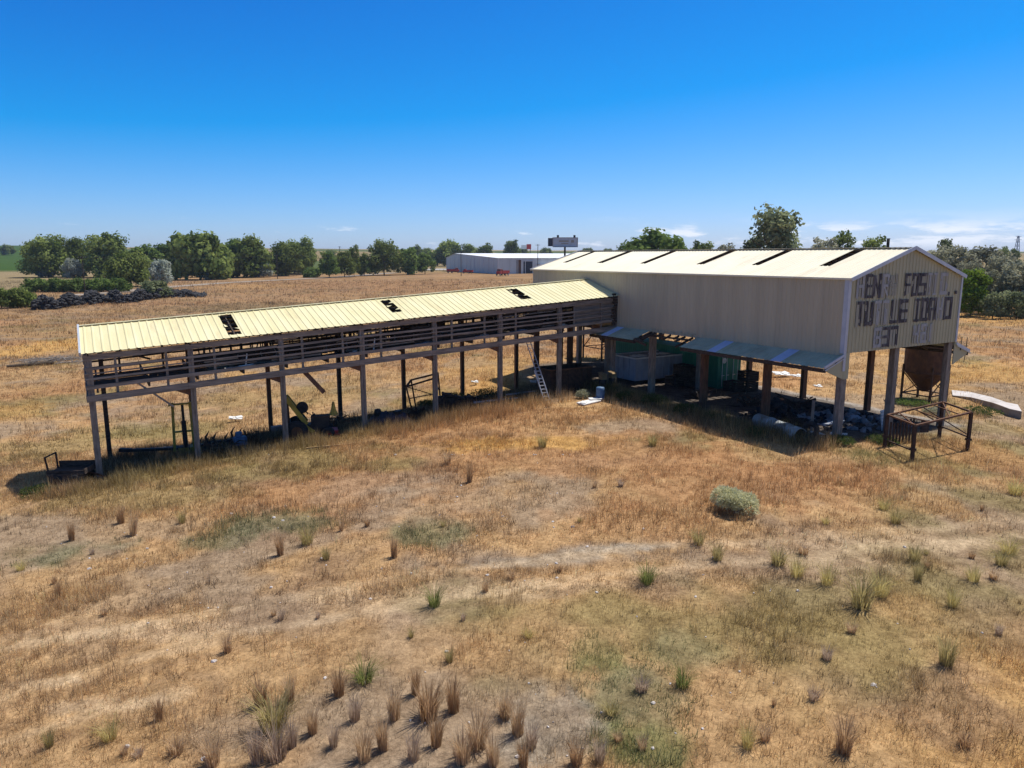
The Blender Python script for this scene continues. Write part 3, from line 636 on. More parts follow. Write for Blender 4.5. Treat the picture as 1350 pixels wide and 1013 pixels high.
    rows=[(9.06,7.74,[('H',.52,1.18,1),('E',1.30,1.86,0),('N',1.92,2.62,0),('R',2.72,3.36,1),('Y',3.46,4.12,2),('F',4.85,5.42,0),('O',5.52,6.16,0),('S',6.26,6.96,0),('T',7.06,7.52,1),('I',7.62,8.02,1),('G',8.34,9.12,1)]),
          (7.62,6.26,[('T',.70,1.32,0),('U',1.42,2.12,0),('T',2.24,2.84,1),('T',2.94,3.54,1),('L',3.74,4.38,0),('E',4.52,5.34,0),('I',6.00,6.52,0),('D',6.66,7.38,0),('A',7.50,8.14,0),('H',8.26,8.84,1),('O',9.00,9.86,0)]),
          (6.14,4.98,[('8',2.36,3.06,1),('3',3.18,3.84,0),('7',3.92,4.62,0),('4',6.05,6.68,1),('8',6.82,7.42,1),('1',7.56,8.02,1)])]
    for z1,z0,Ls in rows:
        for ch,x0,x1,k in Ls:
            m=MB()
            # remnants of the backing board, ragged strips
            n=3
            for i in range(n):
                a=x0-.05+(x1-x0+.10)*i/n; b=x0-.05+(x1-x0+.10)*(i+1)/n-.02; j=random.uniform(-.06,.05)
                m.box(((a+b)/2,-.088,(z0+z1)/2+j),((b-a)*random.uniform(.55,1),.012,(z1-z0)*random.uniform(.7,1.08)))
            bo=m.build('letter_board',M['letterghost'],r)
            mm=MB(); letter(mm,ch,x0,x1,z0+.02,z1-.02); mm.build('letter',[M['letterdark'],M['letterpale'],M['letterghost']][k],bo)
    m=MB(); m.box((10.12,-.1,7.86),(.22,.02,.2)); m.box((9.36,-.1,7.80),(.14,.02,.22)); m.build('letter',M['letterdark'],r)
    return r
build_barn()
# ------------------------------------------------------------------ long open shed
def build_shed():
    r=thing('open_shed','long narrow open sided shed with pale yellow ribbed roof on posts','shed',SO,SYAW)
    P=lambda t,e,z:(t,e,z+SSL*t); U=Vector((1,0,SSL)); Un=U.normalized()
    ul=SLEN*math.sqrt(1+SSL**2); ZE,ZR=6.87,7.98
    def G(t,e): q=shedp(t,e); return hz(q[0],q[1])-SO[2]
    slots=[(7.05,7.78,.05,3.35),(17.32,18.02,.92,3.25),(27.05,27.9,.88,3.12)]
    for s in (1,-1):
        e0=-.37 if s>0 else SW+.37; run=SW/2+.37; d=math.hypot(run,ZR-ZE); vd=Vector((0,s*run/d,(ZR-ZE)/d)); nd=Vector((0,-s*(ZR-ZE)/d,run/d)); m=MB(); t=-.3
        end=SLEN+.75
        for q in slots+[None]:
            t1=q[0] if q else end
            m.corr(Vector(P(t,e0,ZE)),Un,vd,nd,(t1-t)*math.sqrt(1+SSL**2),0,d,.40,.03,off=t)
            if q:
                k=d/run; lo=(q[2]+.37)*k; hi=min((q[3]+.37)*k,d)
                L=(q[1]-q[0])*math.sqrt(1+SSL**2)
                m.corr(Vector(P(q[0],e0,ZE)),Un,vd,nd,L,0,lo,.40,.03,off=q[0]); m.corr(Vector(P(q[0],e0,ZE)),Un,vd,nd,L,hi,d,.40,.03,off=q[0]); t=q[1]
        m.build('roof',M['roof_yellow'],r)
    m=MB()
    for s,e0 in ((1,0),(-1,SW)):
        for k in range(6):
            f=.04+k*.17; e=e0+s*SW/2*f; z=ZE+.1+(ZR-ZE-.04)*f-.17; m.bar(P(-.2,e,z),P(SLEN,e,z),.10,.10)
    m.build('purlin',M['wooddark'],r)
    m=MB()
    for i in range(16):
        t=min(.0+i*2.48,SLEN-.1)
        for s,e0 in ((1,-.2),(-1,SW+.2)): m.bar(P(t,e0,ZE-.10),P(t,SW/2,ZR-.22),.07,.16)
        m.bar(P(t,0,ZE-.25),P(t,SW,ZE-.25),.06,.14)
    m.build('rafter',M['wooddark'],r)
    m=MB(); m.bar(P(-.33,SW/2,ZR+.04),P(SLEN+.3,SW/2,ZR+.04),.34,.03); m.build('ridge_cap',M['roof_yellow'],r)
    m=MB()
    m.bar(P(-.34,-.4,ZE-.0),P(-.34,SW/2,ZR+.05),.10,.16); m.bar(P(-.34,SW+.4,ZE),P(-.34,SW/2,ZR+.05),.10,.16); m.build('end_trim',M['trim'],r)
    m=MB(); m.bar(P(SLEN+.1,-.38,ZE+.07),P(SLEN+.1,SW/2,ZR+.11),.28,.03,(0,0,1)); m.build('end_shadow_strip',M['lean'],r)  # dull strip laid on the roof end in place of the barn's shadow
    # eave boards, rails, floor, beams on both sides
    for e,sg_ in ((0,-1),(SW,1)):
        dz=0 if e==0 else 0
        for z,h,w,nm in ((ZE-.26,.30,.10,'eave_board'),(6.02,.13,.06,'rail'),(5.46,.11,.06,'rail'),(5.74,.07,.04,'rail'),(5.02,.20,.10,'floor_edge'),(4.42,.34,.18,'beam')):
            m=MB(); tt=-.25
            while tt<SLEN-.2:
                t2=min(tt+4.96,SLEN-.05); j=random.uniform(-.025,.025) if nm=='rail' else 0
                m.bar(P(tt,e+sg_*.10,z+j),P(t2-.008,e+sg_*.10,z-j),w,h); tt=t2
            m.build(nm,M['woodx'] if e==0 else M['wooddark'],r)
    m=MB()
    for k in range(9):
        e=.25+k*.44
        t=-.1
        while t<SLEN-.5:
            L=random.uniform(2.5,5.0); t2=min(t+L,SLEN-.2)
            if random.random()>.10: m.bar(P(t,e,4.98+random.uniform(-.01,.02)),P(t2-.05,e,4.98+random.uniform(-.01,.02)),.42,.05)
            t=t2
    m.build('floor',M['wooddark'],r)
    m=MB()
    for i in range(15):
        t=.3+i*2.48
        if t<SLEN: m.bar(P(t,-.05,4.80),P(t,SW+.05,4.80),.10,.24)
    m.build('joist',M['wooddark'],r)
    rb=random.Random(8)
    for i in range(34):   # odd boards nailed along the back of the shed
        t=rb.uniform(4.6,SLEN-3); L=rb.uniform(1.0,4.4); z=rb.choice((5.16,5.3,5.62,5.75,6.2,6.35))+rb.uniform(-.05,.05); t2=min(t+L,SLEN-.3)
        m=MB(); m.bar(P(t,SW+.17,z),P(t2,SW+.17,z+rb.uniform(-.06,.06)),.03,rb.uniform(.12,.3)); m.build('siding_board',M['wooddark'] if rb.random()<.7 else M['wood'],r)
    for i in range(26):   # thin uneven rails nailed along the front
        t=rb.uniform(4.7,SLEN-2.5); L=rb.uniform(.8,3.6); z=rb.choice((5.22,5.34,5.6,5.86,6.2,6.34))+rb.uniform(-.04,.04)
        m=MB(); m.bar(P(t,.16,z),P(min(t+L,SLEN-.3),.16,z+rb.uniform(-.07,.07)),.03,rb.uniform(.05,.12)); m.build('siding_board',M['woodx'] if rb.random()<.5 else M['wooddark'],r)
    m=MB()
    for q in slots:    # torn sheet flaps at the edges of the missing panels
        for k in range(3):
            e=rb.uniform(max(q[2],.3),q[3]-.3); s=rb.choice((0,1)); x=q[s]; d=(1 if s==0 else -1)*rb.uniform(.12,.34); h=rb.uniform(.2,.5)
            zz_=lambda ee:ZE+.06+(ZR-ZE)*(ee+.37)/(SW/2+.37)
            m.prism([P(x,e,zz_(e)),P(x,e+h,zz_(e+h)),P(x+d,e+h*.6,zz_(e+h*.6)+rb.uniform(-.1,.08))],(0,0,.012))
    m.build('torn_flap',M['roof_yellow'],r)
    # posts
    for i in range(8):
        t=i*4.96
        if t>SLEN: t=SLEN-.15
        q=.31 if i==0 else .27
        zt=ZE-.12+SSL*t; g=G(t,0)-.4; m=MB(); m.box((t,.06,(g+zt)/2),(q,q*.9,zt-g)); m.box((t+q*.28,-.09,(g+zt-.5)/2),(q*.45,.05,zt-g-.5))
        m.build('post',M['wood'],r)
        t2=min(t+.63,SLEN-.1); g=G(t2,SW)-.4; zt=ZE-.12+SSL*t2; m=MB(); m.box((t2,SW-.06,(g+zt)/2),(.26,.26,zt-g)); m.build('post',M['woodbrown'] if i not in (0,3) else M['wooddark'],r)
        if 0<i<8:
            m=MB(); z=4.25+SSL*t; m.prism([(t-.95,-.02,z-.06),(t+.16,-.02,z),(t+.16,-.02,z-.42),(t-.14,-.02,z-.42)],(0,.16,0)); m.build('gusset',M['woodbrown'],r)
    m=MB(); g=G(.15,1.6)-.4; m.box((-.05,1.0,(g+6.6)/2),(.22,.24,6.6-g)); m.build('post',M['wooddark'],r)
    for i in range(14):
        t=1.24*(2*i+1)+.0
        if i%2==0 or i%4==1:
            if t<SLEN-.4:
                zt=ZE-.3+SSL*t; zb=4.3+SSL*t; m=MB(); m.box((t,-.02,(zt+zb)/2),(.13,.09,zt-zb)); m.build('stud',M['wood'],r)
                m=MB(); m.box((t+.4,SW+.02,(zt+zb+.3)/2),(.13,.09,zt-zb-.3)); m.build('stud',M['wooddark'],r)
    # left end: rails and a brace across the open end
    m=MB()
    for z in (6.35,5.6,5.0,4.45): m.bar((-.2,-.05,z),(-.2,SW+.05,z),.10,.16 if z<6 else .2)
    m.build('end_rail',M['wood'],r)
    m=MB(); m.bar(P(2.2,-.04,4.95),P(3.9,-.04,3.35),.07,.10); m.build('diagonal_brace',M['woodx'],r)
    m=MB(); m.bar(P(1.0,SW,6.2),P(3.4,SW,5.2),.06,.12); m.build('diagonal_brace',M['wooddark'],r)
    # hanging plank
    m=MB(); m.bar(P(11.2,.1,4.35),P(12.35,-.06,2.86),.06,.26,(1,0,0)); m.build('hanging_plank',M['woodbrown'],r)
    # closed boarding at the barn end
    m=MB()
    for k in range(7):
        z=5.0+k*.27; m.bar(P(SLEN-3.7-random.uniform(0,.2),.12,z),P(SLEN-.15-random.uniform(0,.3),.12,z+random.uniform(-.01,.01)),.03,.26)
    m.build('end_boarding',M['woodx'],r)
    m=MB()
    for k in range(12): m.box((SLEN-.28+random.uniform(-.1,.1),-.16,4.75+k*.2+SSL*SLEN),(random.uniform(.2,.5),.14,.17))
    m.build('stacked_block',M['wooddark'],r)
    return r
build_shed()
# things lying on the shed floor
def on_shed(t,e,z=5.01): p=shedp(t,e,z); return p
tilt=math.atan(SSL)
def shed_thing(name,label,cat,t,e,z,group=None):
    o=thing(name,label,cat,on_shed(t,e,z),0,group); o.rotation_euler=(0,-tilt,SYAW); return o
def trough(t0,L,e,label):
    r=shed_thing('conveyor_trough',label,'conveyor',t0,e,5.02)
    m=MB(); m.box((L/2,-.28,.62),(L,.05,.42)); m.box((L/2,.28,.62),(L,.05,.42)); m.box((L/2,0,.43),(L,.52,.05)); m.build('trough',M['wooddark'],r)
    m=MB(); n=int(L/1.3)
    for i in range(n+1):
        x=.1+i*(L-.2)/n; m.box((x,-.34,.3),(.08,.06,.6)); m.box((x,.34,.3),(.08,.06,.6)); m.box((x,0,.37),(.07,.7,.06))
    m.build('stand',M['wood'],r)
    for i in range(int(L/.55)):
        m=MB(); x=.2+i*.55; m.box((x,-.36,.2+random.uniform(-.05,.2)),(.05,.03,random.uniform(.2,.5))); m.build('slat',M['wooddark'],r)
    return r
trough(5.0,12.2,1.9,'dark wooden conveyor trough along the left half of the shed floor')
trough(17.6,15.0,1.9,'dark wooden conveyor trough running toward the barn end of the shed')
def rack_line(t0,L,e,label):
    r=shed_thing('feed_rack',label,'rack',t0,e,5.02); m=MB()
    for z in (.25,.95,1.30): m.box((L/2,0,z),(L,.07,.12))
    m.build('rail',M['wooddark'],r); m=MB()
    for i in range(int(L/.62)+1): m.box((min(i*.62,L-.05),.06,.7+random.uniform(-.08,.04)),(.07,.06,1.3))
    m.build('picket',M['wooddark'],r)
rack_line(5.2,28.0,3.0,'dark slatted rack standing along the middle of the shed floor')
rack_line(6.0,27.0,4.6,'dark slatted feed rack standing along the back of the shed floor')
for i,(t,e,z,l,w,mt,lab) in enumerate(((7.6,.2,.04,1.7,.22,'white','white painted scrap board lying on the shed floor near the left slot'),(14.4,.2,.05,.5,.3,'white','short white scrap board on the shed floor below the middle slot'),
   (9.6,.3,.1,.9,.3,'woodx','loose grey board on the shed floor above the yellow loader'),(12.6,.25,.08,1.6,.24,'wooddark','dark loose board on the shed floor above the hanging plank'),
   (19.2,.25,.05,1.2,.2,'greybox','pale grey loose board on the shed floor above the steel frame'),(23.5,.25,.05,1.0,.25,'white','white loose board on the shed floor right of the middle'),
   (26.4,.25,.05,1.5,.2,'greybox','pale loose board on the shed floor left of the ladder'),(30.2,.25,.06,.7,.25,'white','small white scrap on the shed floor above the dumpster'))):
    m=MB(); m.box((0,0,.03),(l,w,.05)); m.box((l*.2,w*.5,.08),(l*.5,w*.5,.04),.3); o=m.build('scrap_board',M[mt]); o.location=on_shed(t,e,5.03+z*.3); o.rotation_euler=(0,-tilt,SYAW+random.uniform(-.15,.15)); tag(o,lab,'board')
rs=random.Random(77)
for i in range(11):
    t=5.6+i*2.55; r=shed_thing('lumber_stack','dark stack of old boards lying on the shed floor behind the front rails','lumber',t+1.2,.55+rs.uniform(0,.5),5.02,'board stacks on the shed floor'); hh=rs.randint(3,7)
    for k in range(hh):
        m=MB(); L=rs.uniform(1.2,2.6); m.box((rs.uniform(-.3,.3),rs.uniform(-.08,.08),.05+k*.095),(L,rs.uniform(.2,.4),.07),rs.uniform(-.06,.06)); m.build('board',M['wooddark' if rs.random()<.75 else 'wood'],r)
    if i%2:
        m=MB(); m.bar((-.9,.1,.1),(-.3,.2,1.5),.09,.05); m.build('board',M['wooddark'],r); m=MB(); m.bar((.7,.1,.1),(.3,.2,1.2),.12,.05); m.build('board',M['wood'],r)
for t,lab in ((7.9,'thin white upright stake among the shed rails near the left slot'),(15.7,'thin white upright stake among the shed rails near the middle slot')):
    m=MB(); m.bar((0,0,0),(.12,.02,.75),.07,.04); o=m.build('white_stake',M['white']); o.location=on_shed(t,.22,5.04); o.rotation_euler=(0,0,SYAW); tag(o,lab,'stake')
# ------------------------------------------------------------------ things under and around the buildings
def face_to(p,q): return math.atan2(q[1]-p[1],q[0]-p[0])
# ladder leaning against the shed beam
def ladder():
    p=sg(28.0,-1.15); r=thing('ladder','aluminium extension ladder leaning against the shed beam','ladder',p,SYAW)
    top=Vector((-.75,1.35,3.95)); m=MB(); w=.23
    fx=Vector((1,0,0)); u=(top).normalized()
    for s in (-1,1): m.bar(fx*s*w+Vector((0,0,-.03)),fx*s*w+top*.55,.05,.10,(0,1,0))
    m.build('lower_rail',M['alu'],r); m=MB()
    for i in range(9): q=top*(.02+i*.064); m.bar(q-fx*w,q+fx*w,.06,.05)
    m.build('rung',M['alu'],r); m=MB(); o=Vector((0,-.05,.06))
    for s in (-1,1): m.bar(fx*s*.17+top*.35+o,fx*s*.17+top*1.05+o,.04,.07,(0,1,0))
    for i in range(10): q=top*(.38+i*.068)+o; m.bar(q-fx*.17,q+fx*.17,.035,.03)
    m.build('upper_section',M['greybox'],r)
ladder()
# rusty open dumpster with cartons
def dumpster():
    p=sg(31.3,1.6); r=thing('dumpster','dark rusty open steel bin under the barn end of the shed','bin',p,SYAW)
    m=MB(); L,W_,H=3.7,2.0,1.75
    for s in (-1,1):
        m.box((0,s*W_/2,H/2+.12),(L,.05,H)); m.box((s*L/2,0,H/2+.12),(.05,W_-.05,H))
        for k in range(6): m.box((-L/2+.35+k*.6,s*(W_/2+.05),H/2+.1),(.08,.06,H-.1))
    m.box((0,0,.15),(L-.05,W_-.05,.06)); m.build('bin_body',M['rustdark'],r)
    m=MB()
    for s in (-1,1): m.bar((-L/2-.04,s*(W_/2+.03),H+.14),(L/2+.04,s*(W_/2+.03),H+.14),.12,.08); m.bar((s*(L/2+.03),-W_/2,H+.14),(s*(L/2+.03),W_/2,H+.14),.12,.08)
    m.build('rim',M['rust'],r)
dumpster()
for dx,e,lab in ((33.0,-1.0,'tan carton standing on a steel drum in front of the dumpster'),(34.0,-.9,'second tan carton right of the first, beside the dumpster')):
    p=sg(dx,e); q=thing('steel_drum','black steel drum holding the '+('left' if dx<33.5 else 'right')+' tan carton by the dumpster','drum',p,0,'drums by the dumpster')
    m=MB(); m.lathe([(0,0),(.29,0),(.30,.05),(.29,.3),(.305,.32),(.29,.34),(.29,.6),(.305,.62),(.29,.64),(.30,.86),(.29,.88),(0,.88)],n=18); m.build('drum_body',M['blackiron'],q,True)
    c=thing('carton',lab,'carton',p+Vector((0,0,.885)),SYAW,'cartons by the dumpster'); m=MB(); m.box((0,0,.22),(.46,.40,.44)); m.build('carton_body',M['cardboard'],c)
    m=MB(); m.bar((-.23,-.2,.44),(-.23,-.38,.36),.01,.40,(1,0,0)); m.bar((0,.2,.45),(0,.4,.5),.44,.012); m.build('flap',M['cardboard'],c)
p=bg(-4.2,15.7); r=thing('blue_barrel','blue plastic barrel standing in the grass before the dumpster','barrel',p,0,None,1)
m=MB(); m.lathe([(0,0),(.26,0),(.30,.06),(.31,.3),(.30,.33),(.31,.36),(.31,.6),(.30,.63),(.31,.66),(.30,.88),(.25,.95),(0,.95)],n=20); m.build('barrel_body',M['blue'],r,True)
m=MB(); m.tube((.12,0,.95),(.12,0,.99),.04,.04,10); m.build('bung',M['blue'],r)
m=MB(); p=bg(-5.4,15.4); m.box((0,0,.10),(1.7,.75,.10),.2); m.box((.7,.25,.2),(.9,.5,.06),-.3); m.box((-.5,-.1,.18),(.6,.4,.05),.7); o=m.build('broken_slab',M['white'],bevel=.02); o.location=p; o.rotation_euler=(.05,-.03,.5); tag(o,'white broken slab lying in front of the blue barrel','slab')
# grey bin box under the barn
def grey_bin():
    p=bg(4.5,20.8); r=thing('storage_bin','large pale grey panelled storage bin under the barn','storage bin',p+Vector((0,0,.0)),BYAW)
    L,W_,H,z=5.0,2.9,1.75,.35; m=MB(); m.box((0,0,z+H/2),(L,W_,H))
    m.build('bin_body',M['greybox'],r); m=MB()
    for s in (-1,1):
        for k in range(8): m.box((-L/2+.04+k*(L-.08)/7,s*(W_/2+.03),z+H/2),(.09,.06,H-.02))
        for k in range(5): m.box((s*(L/2+.03),-W_/2+.06+k*(W_-.12)/4,z+H/2),(.06,.09,H-.02))
        for zz_ in (z+.05,z+H*.5): m.box((0,s*(W_/2+.045),zz_),(L,.03,.08)); m.box((s*(L/2+.045),0,zz_),(.03,W_,.08))
    m.build('panel_rib',M['greybox'],r); m=MB()
    for s in (-1,1): m.box((0,s*(W_/2+.02),z+H+.04),(L+.1,.16,.10)); m.box((s*(L/2+.02),0,z+H+.045),(.16,W_-.1,.10))
    m.build('rim',M['white'],r); m=MB()
    for s in (-1,1): m.box((s*L*.33,0,.15),(.5,W_-.2,.36))
    m.build('skid',M['wooddark'],r)
grey_bin()
for i,(X,Y,l,w,a,lab) in enumerate(((2.9,19.9,1.3,.7,.2,'white sheet lying on the corner of the grey storage bin'),(5.2,20.0,1.5,.8,-.1,'white sheet lying on the right end of the grey storage bin'))):
    p=bg(4.5,20.8); q=barnp(X,Y,0); m=MB()
    for k in range(4): m.box((k*l/4-l/2,0,.03+.05*(k%2)),(l/4+.05,w,.05),.1*k)
    o=m.build('white_sheet',M['white']); o.location=(q[0],q[1],p.z+2.21); o.rotation_euler=(0,.04,BYAW+a); tag(o,lab,'sheet')
rs=random.Random(3)
for X,Y,n in ((5.6,17.0,2),(6.0,18.2,2),(4.6,17.6,1),(8.6,13.9,2),(7.4,14.2,1)):
    p=bg(X,Y)
    for k in range(n):
        r=thing('wooden_crate','dark wooden crate stacked in the shade between the grey bin and the green container','crate',(p.x,p.y,p.z+.02+k*.80),BYAW+rs.uniform(-.15,.15),'dark crates under the barn'); m=MB()
        for s in (-1,1):
            for q in range(4): m.box((0,s*.55,.1+q*.19),(1.1,.03,.15)); m.box((s*.55,0,.1+q*.19),(.03,1.1,.15))
            for s2 in (-1,1): m.box((s*.52,s2*.52,.39),(.07,.07,.76))
        m.box((0,0,.06),(1.05,1.05,.04)); m.build('crate_slats',M['wooddark'],r)
# green shipping container
def container(X,Y0,L,lab):
    p=bg(X+1.22,Y0+L/2); z0=p.z; c=barnp(X+1.22,Y0+L/2); r=thing('shipping_container',lab,'container',(c[0],c[1],z0),BYAW); W_,H=2.44,2.85
    m=MB()
    for s in (-1,1): m.corr((s*(W_/2-.03),-L/2,0),(0,1,0),(0,0,1),(s,0,0),L,.16,H-.08,.28,.035)
    m.corr((-W_/2,-L/2+.02,0),(1,0,0),(0,0,1),(0,-1,0),W_,.16,H-.08,.6,.03); m.corr((-W_/2,L/2-.02,0),(1,0,0),(0,0,1),(0,1,0),W_,.16,H-.08,.28,.03)
    m.box((0,0,H-.05),(W_-.1,L-.1,.04)); m.box((0,0,.14),(W_-.1,L-.1,.05)); m.build('container_body',M['green'],r); m=MB()
    for sx in (-1,1):
        for sy in (-1,1): m.box((sx*(W_/2-.05),sy*(L/2-.05),H/2),(.16,.16,H))
        m.box((sx*(W_/2-.05),0,H-.06),(.12,L-.16,.12)); m.box((sx*(W_/2-.05),0,.10),(.12,L-.16,.14))
    for sy in (-1,1): m.box((0,sy*(L/2-.05),H-.06),(W_-.16,.12,.12)); m.box((0,sy*(L/2-.05),.10),(W_-.16,.12,.14))
    m.build('corner_frame',M['green'],r); m=MB()
    for x in (-.85,-.35,.35,.85):
        m.tube((x,-L/2-.10,.2),(x,-L/2-.10,H-.15),.022,.022,8); m.box((x+.1,-L/2-.10,1.05),(.3,.03,.04))
    m.build('lock_bar',M['alu'],r); m=MB(); m.lathe([(.0,-.0),(.22,-.0),(.22,.015)],(-.6,-L/2-.06,2.2),18,'y'); m.build('round_decal',M['white'],r)
container(6.9,15.4,13.6,'long dark green shipping container standing under the barn behind the grey bin')
# hoppers
def hopper(X,Y,R,zt,zb,zc,lab,group):
    p=bg(X,Y); r=thing('hopper_bin',lab,'hopper',p,BYAW); m=MB(); m.lathe([(.26,zb),(R,zc),(R,zt),(R*.94,zt+.02),(R*.94,zc+.05),(.2,zb+.05)],n=24); m.build('cone',M['hopper'],r)
    m=MB()
    for z in (zc,zt-.05): m.lathe([(R+.002,z-.06),(R+.06,z-.06),(R+.06,z+.06),(R+.002,z+.06)],n=24)
    m.build('band',M['rustdark'],r)
    for k in range(4):
        t=PI/4+k*PI/2; m=MB(); m.bar((R*1.02*math.cos(t),R*1.02*math.sin(t),-.2),(R*1.02*math.cos(t),R*1.02*math.sin(t),zc+.5),.13,.13); m.build('leg',M['rustdark'],r)
    m=MB()
    for k in range(4):
        t=PI/4+k*PI/2;t2=t+PI/2; m.bar((R*math.cos(t),R*math.sin(t),zb*.75),(R*math.cos(t2),R*math.sin(t2),zb*.75),.08,.08)
        m.bar((R*math.cos(t),R*math.sin(t),zb*.75),(R*math.cos(t2),R*math.sin(t2),zc-.1),.06,.06)
    m.build('brace',M['rustdark'],r)
hopper(18.6,6.0,1.5,5.0,.7,2.2,'big brown rusty hopper bin standing behind the right gable post',None)
hopper(9.9,33.4,2.1,5.2,1.7,4.0,'orange rusty hopper cone seen beneath the far end of the barn',None)
# standing steel panel, leaning louvred panel, thin stub post
m=MB(); m.box((0,0,1.05),(.62,.08,2.2)); m.box((0,-.06,1.9),(.62,.04,.1)); m.box((0,-.06,.4),(.62,.04,.1)); o=m.build('steel_sheet',M['rustdark']); o.location=bg(11.3,3.9,.0); o.rotation_euler=(0,.02,BYAW+.3); tag(o,'tall narrow rusty steel panel standing beside the dark back post of the barn','panel')
def louvre():
    r=thing('louvred_panel','white louvred panel leaning against the middle gable post','panel',bg(5.5,.75),BYAW+.15); m=MB()
    m.box((0,-.02,.62),(.7,.03,1.2)); m.build('backing',M['white'],r); m=MB()
    for k in range(6): m.box((0,-.06,.15+k*.19),(.64,.05,.05))
    m.build('louvre_slat',M['trim'],r); r.rotation_euler=(-.15,0,BYAW+.15)
louvre()
m=MB(); m.box((0,0,.85),(.13,.13,2.1)); o=m.build('stub_post',M['wood']); o.location=bg(.35,1.9); tag(o,'thin grey stub post near the front corner post of the barn','post')
# culvert pipes
def culvert(p,q,R,lab):
    p=Vector(p);q=Vector(q); L=(q-p).length; r=thing('culvert_pipe',lab,'pipe',p,face_to(p,q)); m=MB(); z=R*1.1
    m.lathe([(R*.9,0),(R,0),(R,L*.3),(R+.03,L*.3+.02),(R+.03,L*.3+.14),(R,L*.3+.16),(R,L*.66),(R+.03,L*.66+.02),(R+.03,L*.66+.14),(R,L*.66+.16),(R,L),(R*.9,L),(R*.9,L*.5),(R*.9,.0)],(0,0,z),28,'x'); m.build('pipe_wall',M['pipewhite'],r,True)
culvert(bg(-.75,4.8,-.18),bg(-1.75,1.0,-.1),.42,'pale grey culvert pipe lying in the weeds along the front of the barn')
def tyre(p,lab,R=.48,lean=0,group='old tyres by the barn'):
    r=thing('tyre_casing',lab,'tyre',p,random.uniform(0,6)); m=MB(); m.ring((0,0,R+.1 if lean else .14),R*.72,R*.3,(math.sin(lean),0,math.cos(lean)),22,10); m.build('tread',M['rubber'],r,True); m=MB()
    m.ring((0,0,R+.1 if lean else .14),R*.5,R*.10,(math.sin(lean),0,math.cos(lean)),22,8); m.build('sidewall',M['blackiron'],r,True)
tyre(bg(-1.3,.75),'black tyre standing at the right end of the culvert pipe',.5,1.3); tyre(bg(-.7,.35),'black tyre lying between the culvert pipe and the corner post',.46)
tyre(sg(22.3,1.2),'black tyre lying under the shed right of the steel frame',.5)
# rubble under the barn
def rubble(name,label,pts,sx,mat,kind='stuff',cat='rubble'):
    m=MB(); rr=random.Random(4)
    for p,s in pts: m.rock((p[0],p[1],p[2]),(s*rr.uniform(.7,1.4),s*rr.uniform(.7,1.3),s*rr.uniform(.5,1)),rr)
    o=m.build(name,M[mat]); tag(o,label,cat,kind=kind); return o
rr=random.Random(9); pts=[]
for i in range(230):
    t=rr.uniform(0,6.28); q=abs(rr.gauss(0,.62)); X=2.2+1.9*q*math.cos(t); Y=6.0+1.3*q*math.sin(t); p=bg(X,Y); p.z+=max(0,1.15*(1-q*.85))*rr.uniform(.5,1); pts.append((p,rr.uniform(.16,.42)))
rubble('rubble_heap','black rubble heap of scrap on the ground under the barn',pts,1,'rubble')
pts=[(bg(rr.uniform(2.6,9),rr.uniform(.8,5.6),.05),rr.uniform(.15,.7)) for i in range(70)]; rubble('broken_concrete','grey broken concrete littered on the barn floor',pts,1,'greyrubble')
pts=[(bg(rr.uniform(1.8,9.4),rr.uniform(.7,7),.05),rr.uniform(.12,.55)) for i in range(120)]; rubble('dark_debris','dark debris scattered on the barn floor',pts,1,'rubble',cat='debris')
for i,(X,Y,l,w,lab) in enumerate(((-.1,1.0,1.3,.5,'white broken board lying between the stub post and the corner post'),(1.1,.7,.9,.5,'pale broken board lying behind the front corner post'),(3.6,3.0,1.8,.6,'pale grey sheet lying on the rubble under the gable'),(6.4,3.2,1.4,.7,'grey sheet lying near the back posts under the barn'),(.1,-.35,.5,.2,'small white block at the foot of the front corner post'))):
    m=MB(); m.box((0,0,0),(l,w,.05)); m.box((l*.2,.1,.05),(l*.5,w*.6,.05),.3); o=m.build('broken_board',M['white' if i in(0,1,4) else 'greybox']); o.location=bg(X,Y,.14); o.rotation_euler=(.06,.05,BYAW+1.1+i); tag(o,lab,'board')
